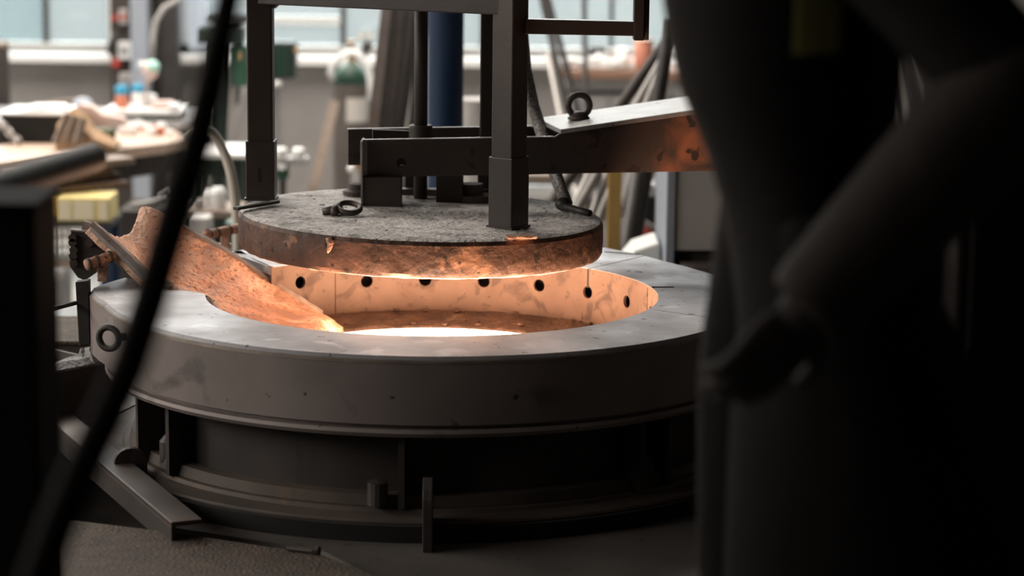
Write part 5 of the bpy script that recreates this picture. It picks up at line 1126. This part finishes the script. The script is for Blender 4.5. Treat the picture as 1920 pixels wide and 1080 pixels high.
# reflective strip on the chest
bm = BM(); a_rows = []
def coat_y(x, z):
    for q0, q1 in zip(secs, secs[1:]):
        if q1[2] <= z <= q0[2]:
            u = (q0[2] - z) / (q0[2] - q1[2]); c = q0[0] + (q1[0] - q0[0]) * u; rx = q0[3] + (q1[3] - q0[3]) * u; ry = q0[4] + (q1[4] - q0[4]) * u
            return PW - ry * math.sqrt(max(.02, 1 - ((x - c) / rx) ** 2))
    return PW - .2
tp = [PW_(px, py, 2.82) for px, py in ((1498, -270), (1586, -270))]; bt = [PW_(px, py, 2.82) for px, py in ((1490, 104), (1574, 98))]
g = []
for i in range(15):
    u = i / 14; a, b = tp[0].lerp(bt[0], u), tp[1].lerp(bt[1], u); row = []
    for j in range(5):
        p = a.lerp(b, j / 4); row.append((p.x, coat_y(p.x, p.z) - .008, p.z))
    g.append(row)
fr_ = [[bm.verts.new(p) for p in r] for r in g]; bk_ = [[bm.verts.new((p[0], p[1] + .02, p[2])) for p in r] for r in g]
for i in range(14):
    for j in range(4):
        face(bm, (fr_[i][j], fr_[i + 1][j], fr_[i + 1][j + 1], fr_[i][j + 1])); face(bm, (bk_[i][j], bk_[i][j + 1], bk_[i + 1][j + 1], bk_[i + 1][j]))
for i in range(14):
    for j in (0, 4): face(bm, (fr_[i][j], fr_[i + 1][j], bk_[i + 1][j], bk_[i][j]))
for j in range(4):
    for i in (0, 14): face(bm, (fr_[i][j], fr_[i][j + 1], bk_[i][j + 1], bk_[i][j]))
st = obj('reflective_strip', bm, M['hivis'], per); st['label'] = 'yellow green reflective strip'

# made-up dark block, added to keep the area behind the worker black
Y = 3.75; x0 = PY(1610, 500, Y).x; zc5 = PY(1700, 400, Y).z
t = thing('equipment_cabinet', 'dark equipment cabinet standing behind the worker on the front deck', 'cabinet', V(x0 + .45, Y + .2, ZF))
bm = BM(); boxmm(bm, x0, x0 + .9, Y, Y + .4, ZF + .05, zc5); obj('cabinet_body', bm, M['post'], t, bevel=.01)
bm = BM(); boxmm(bm, x0 + .03, x0 + .87, Y + .02, Y + .38, ZF + .001, ZF + .05); obj('plinth', bm, M['black'], t)
bm = BM(); boxmm(bm, x0 + .02, x0 + .44, Y - .012, Y, ZF + .08, zc5 - .03); obj('door', bm, M['post'], t, bevel=.003)
bm = BM(); boxmm(bm, x0 + .46, x0 + .88, Y - .012, Y, ZF + .08, zc5 - .03); obj('door', bm, M['post'], t, bevel=.003)

Y = 3.6; x0 = PY(1802, 300, Y).x; zc6 = PY(1850, 186, Y).z  # second made-up block, added to keep the area behind the elbow black
t = thing('tall_cabinet', 'taller dark cabinet at the right picture edge behind the elbow of the worker', 'cabinet', V(x0 + .3, Y + .05, ZF))
bm = BM(); boxmm(bm, x0, x0 + .6, Y, Y + .12, ZF + .05, zc6); obj('cabinet_body', bm, M['post'], t, bevel=.008)
bm = BM(); boxmm(bm, x0 + .02, x0 + .58, Y + .01, Y + .11, ZF + .001, ZF + .05); obj('plinth', bm, M['black'], t)
bm = BM(); boxmm(bm, x0 + .02, x0 + .58, Y - .012, Y, ZF + .08, zc6 - .03); obj('door', bm, M['post'], t, bevel=.003)
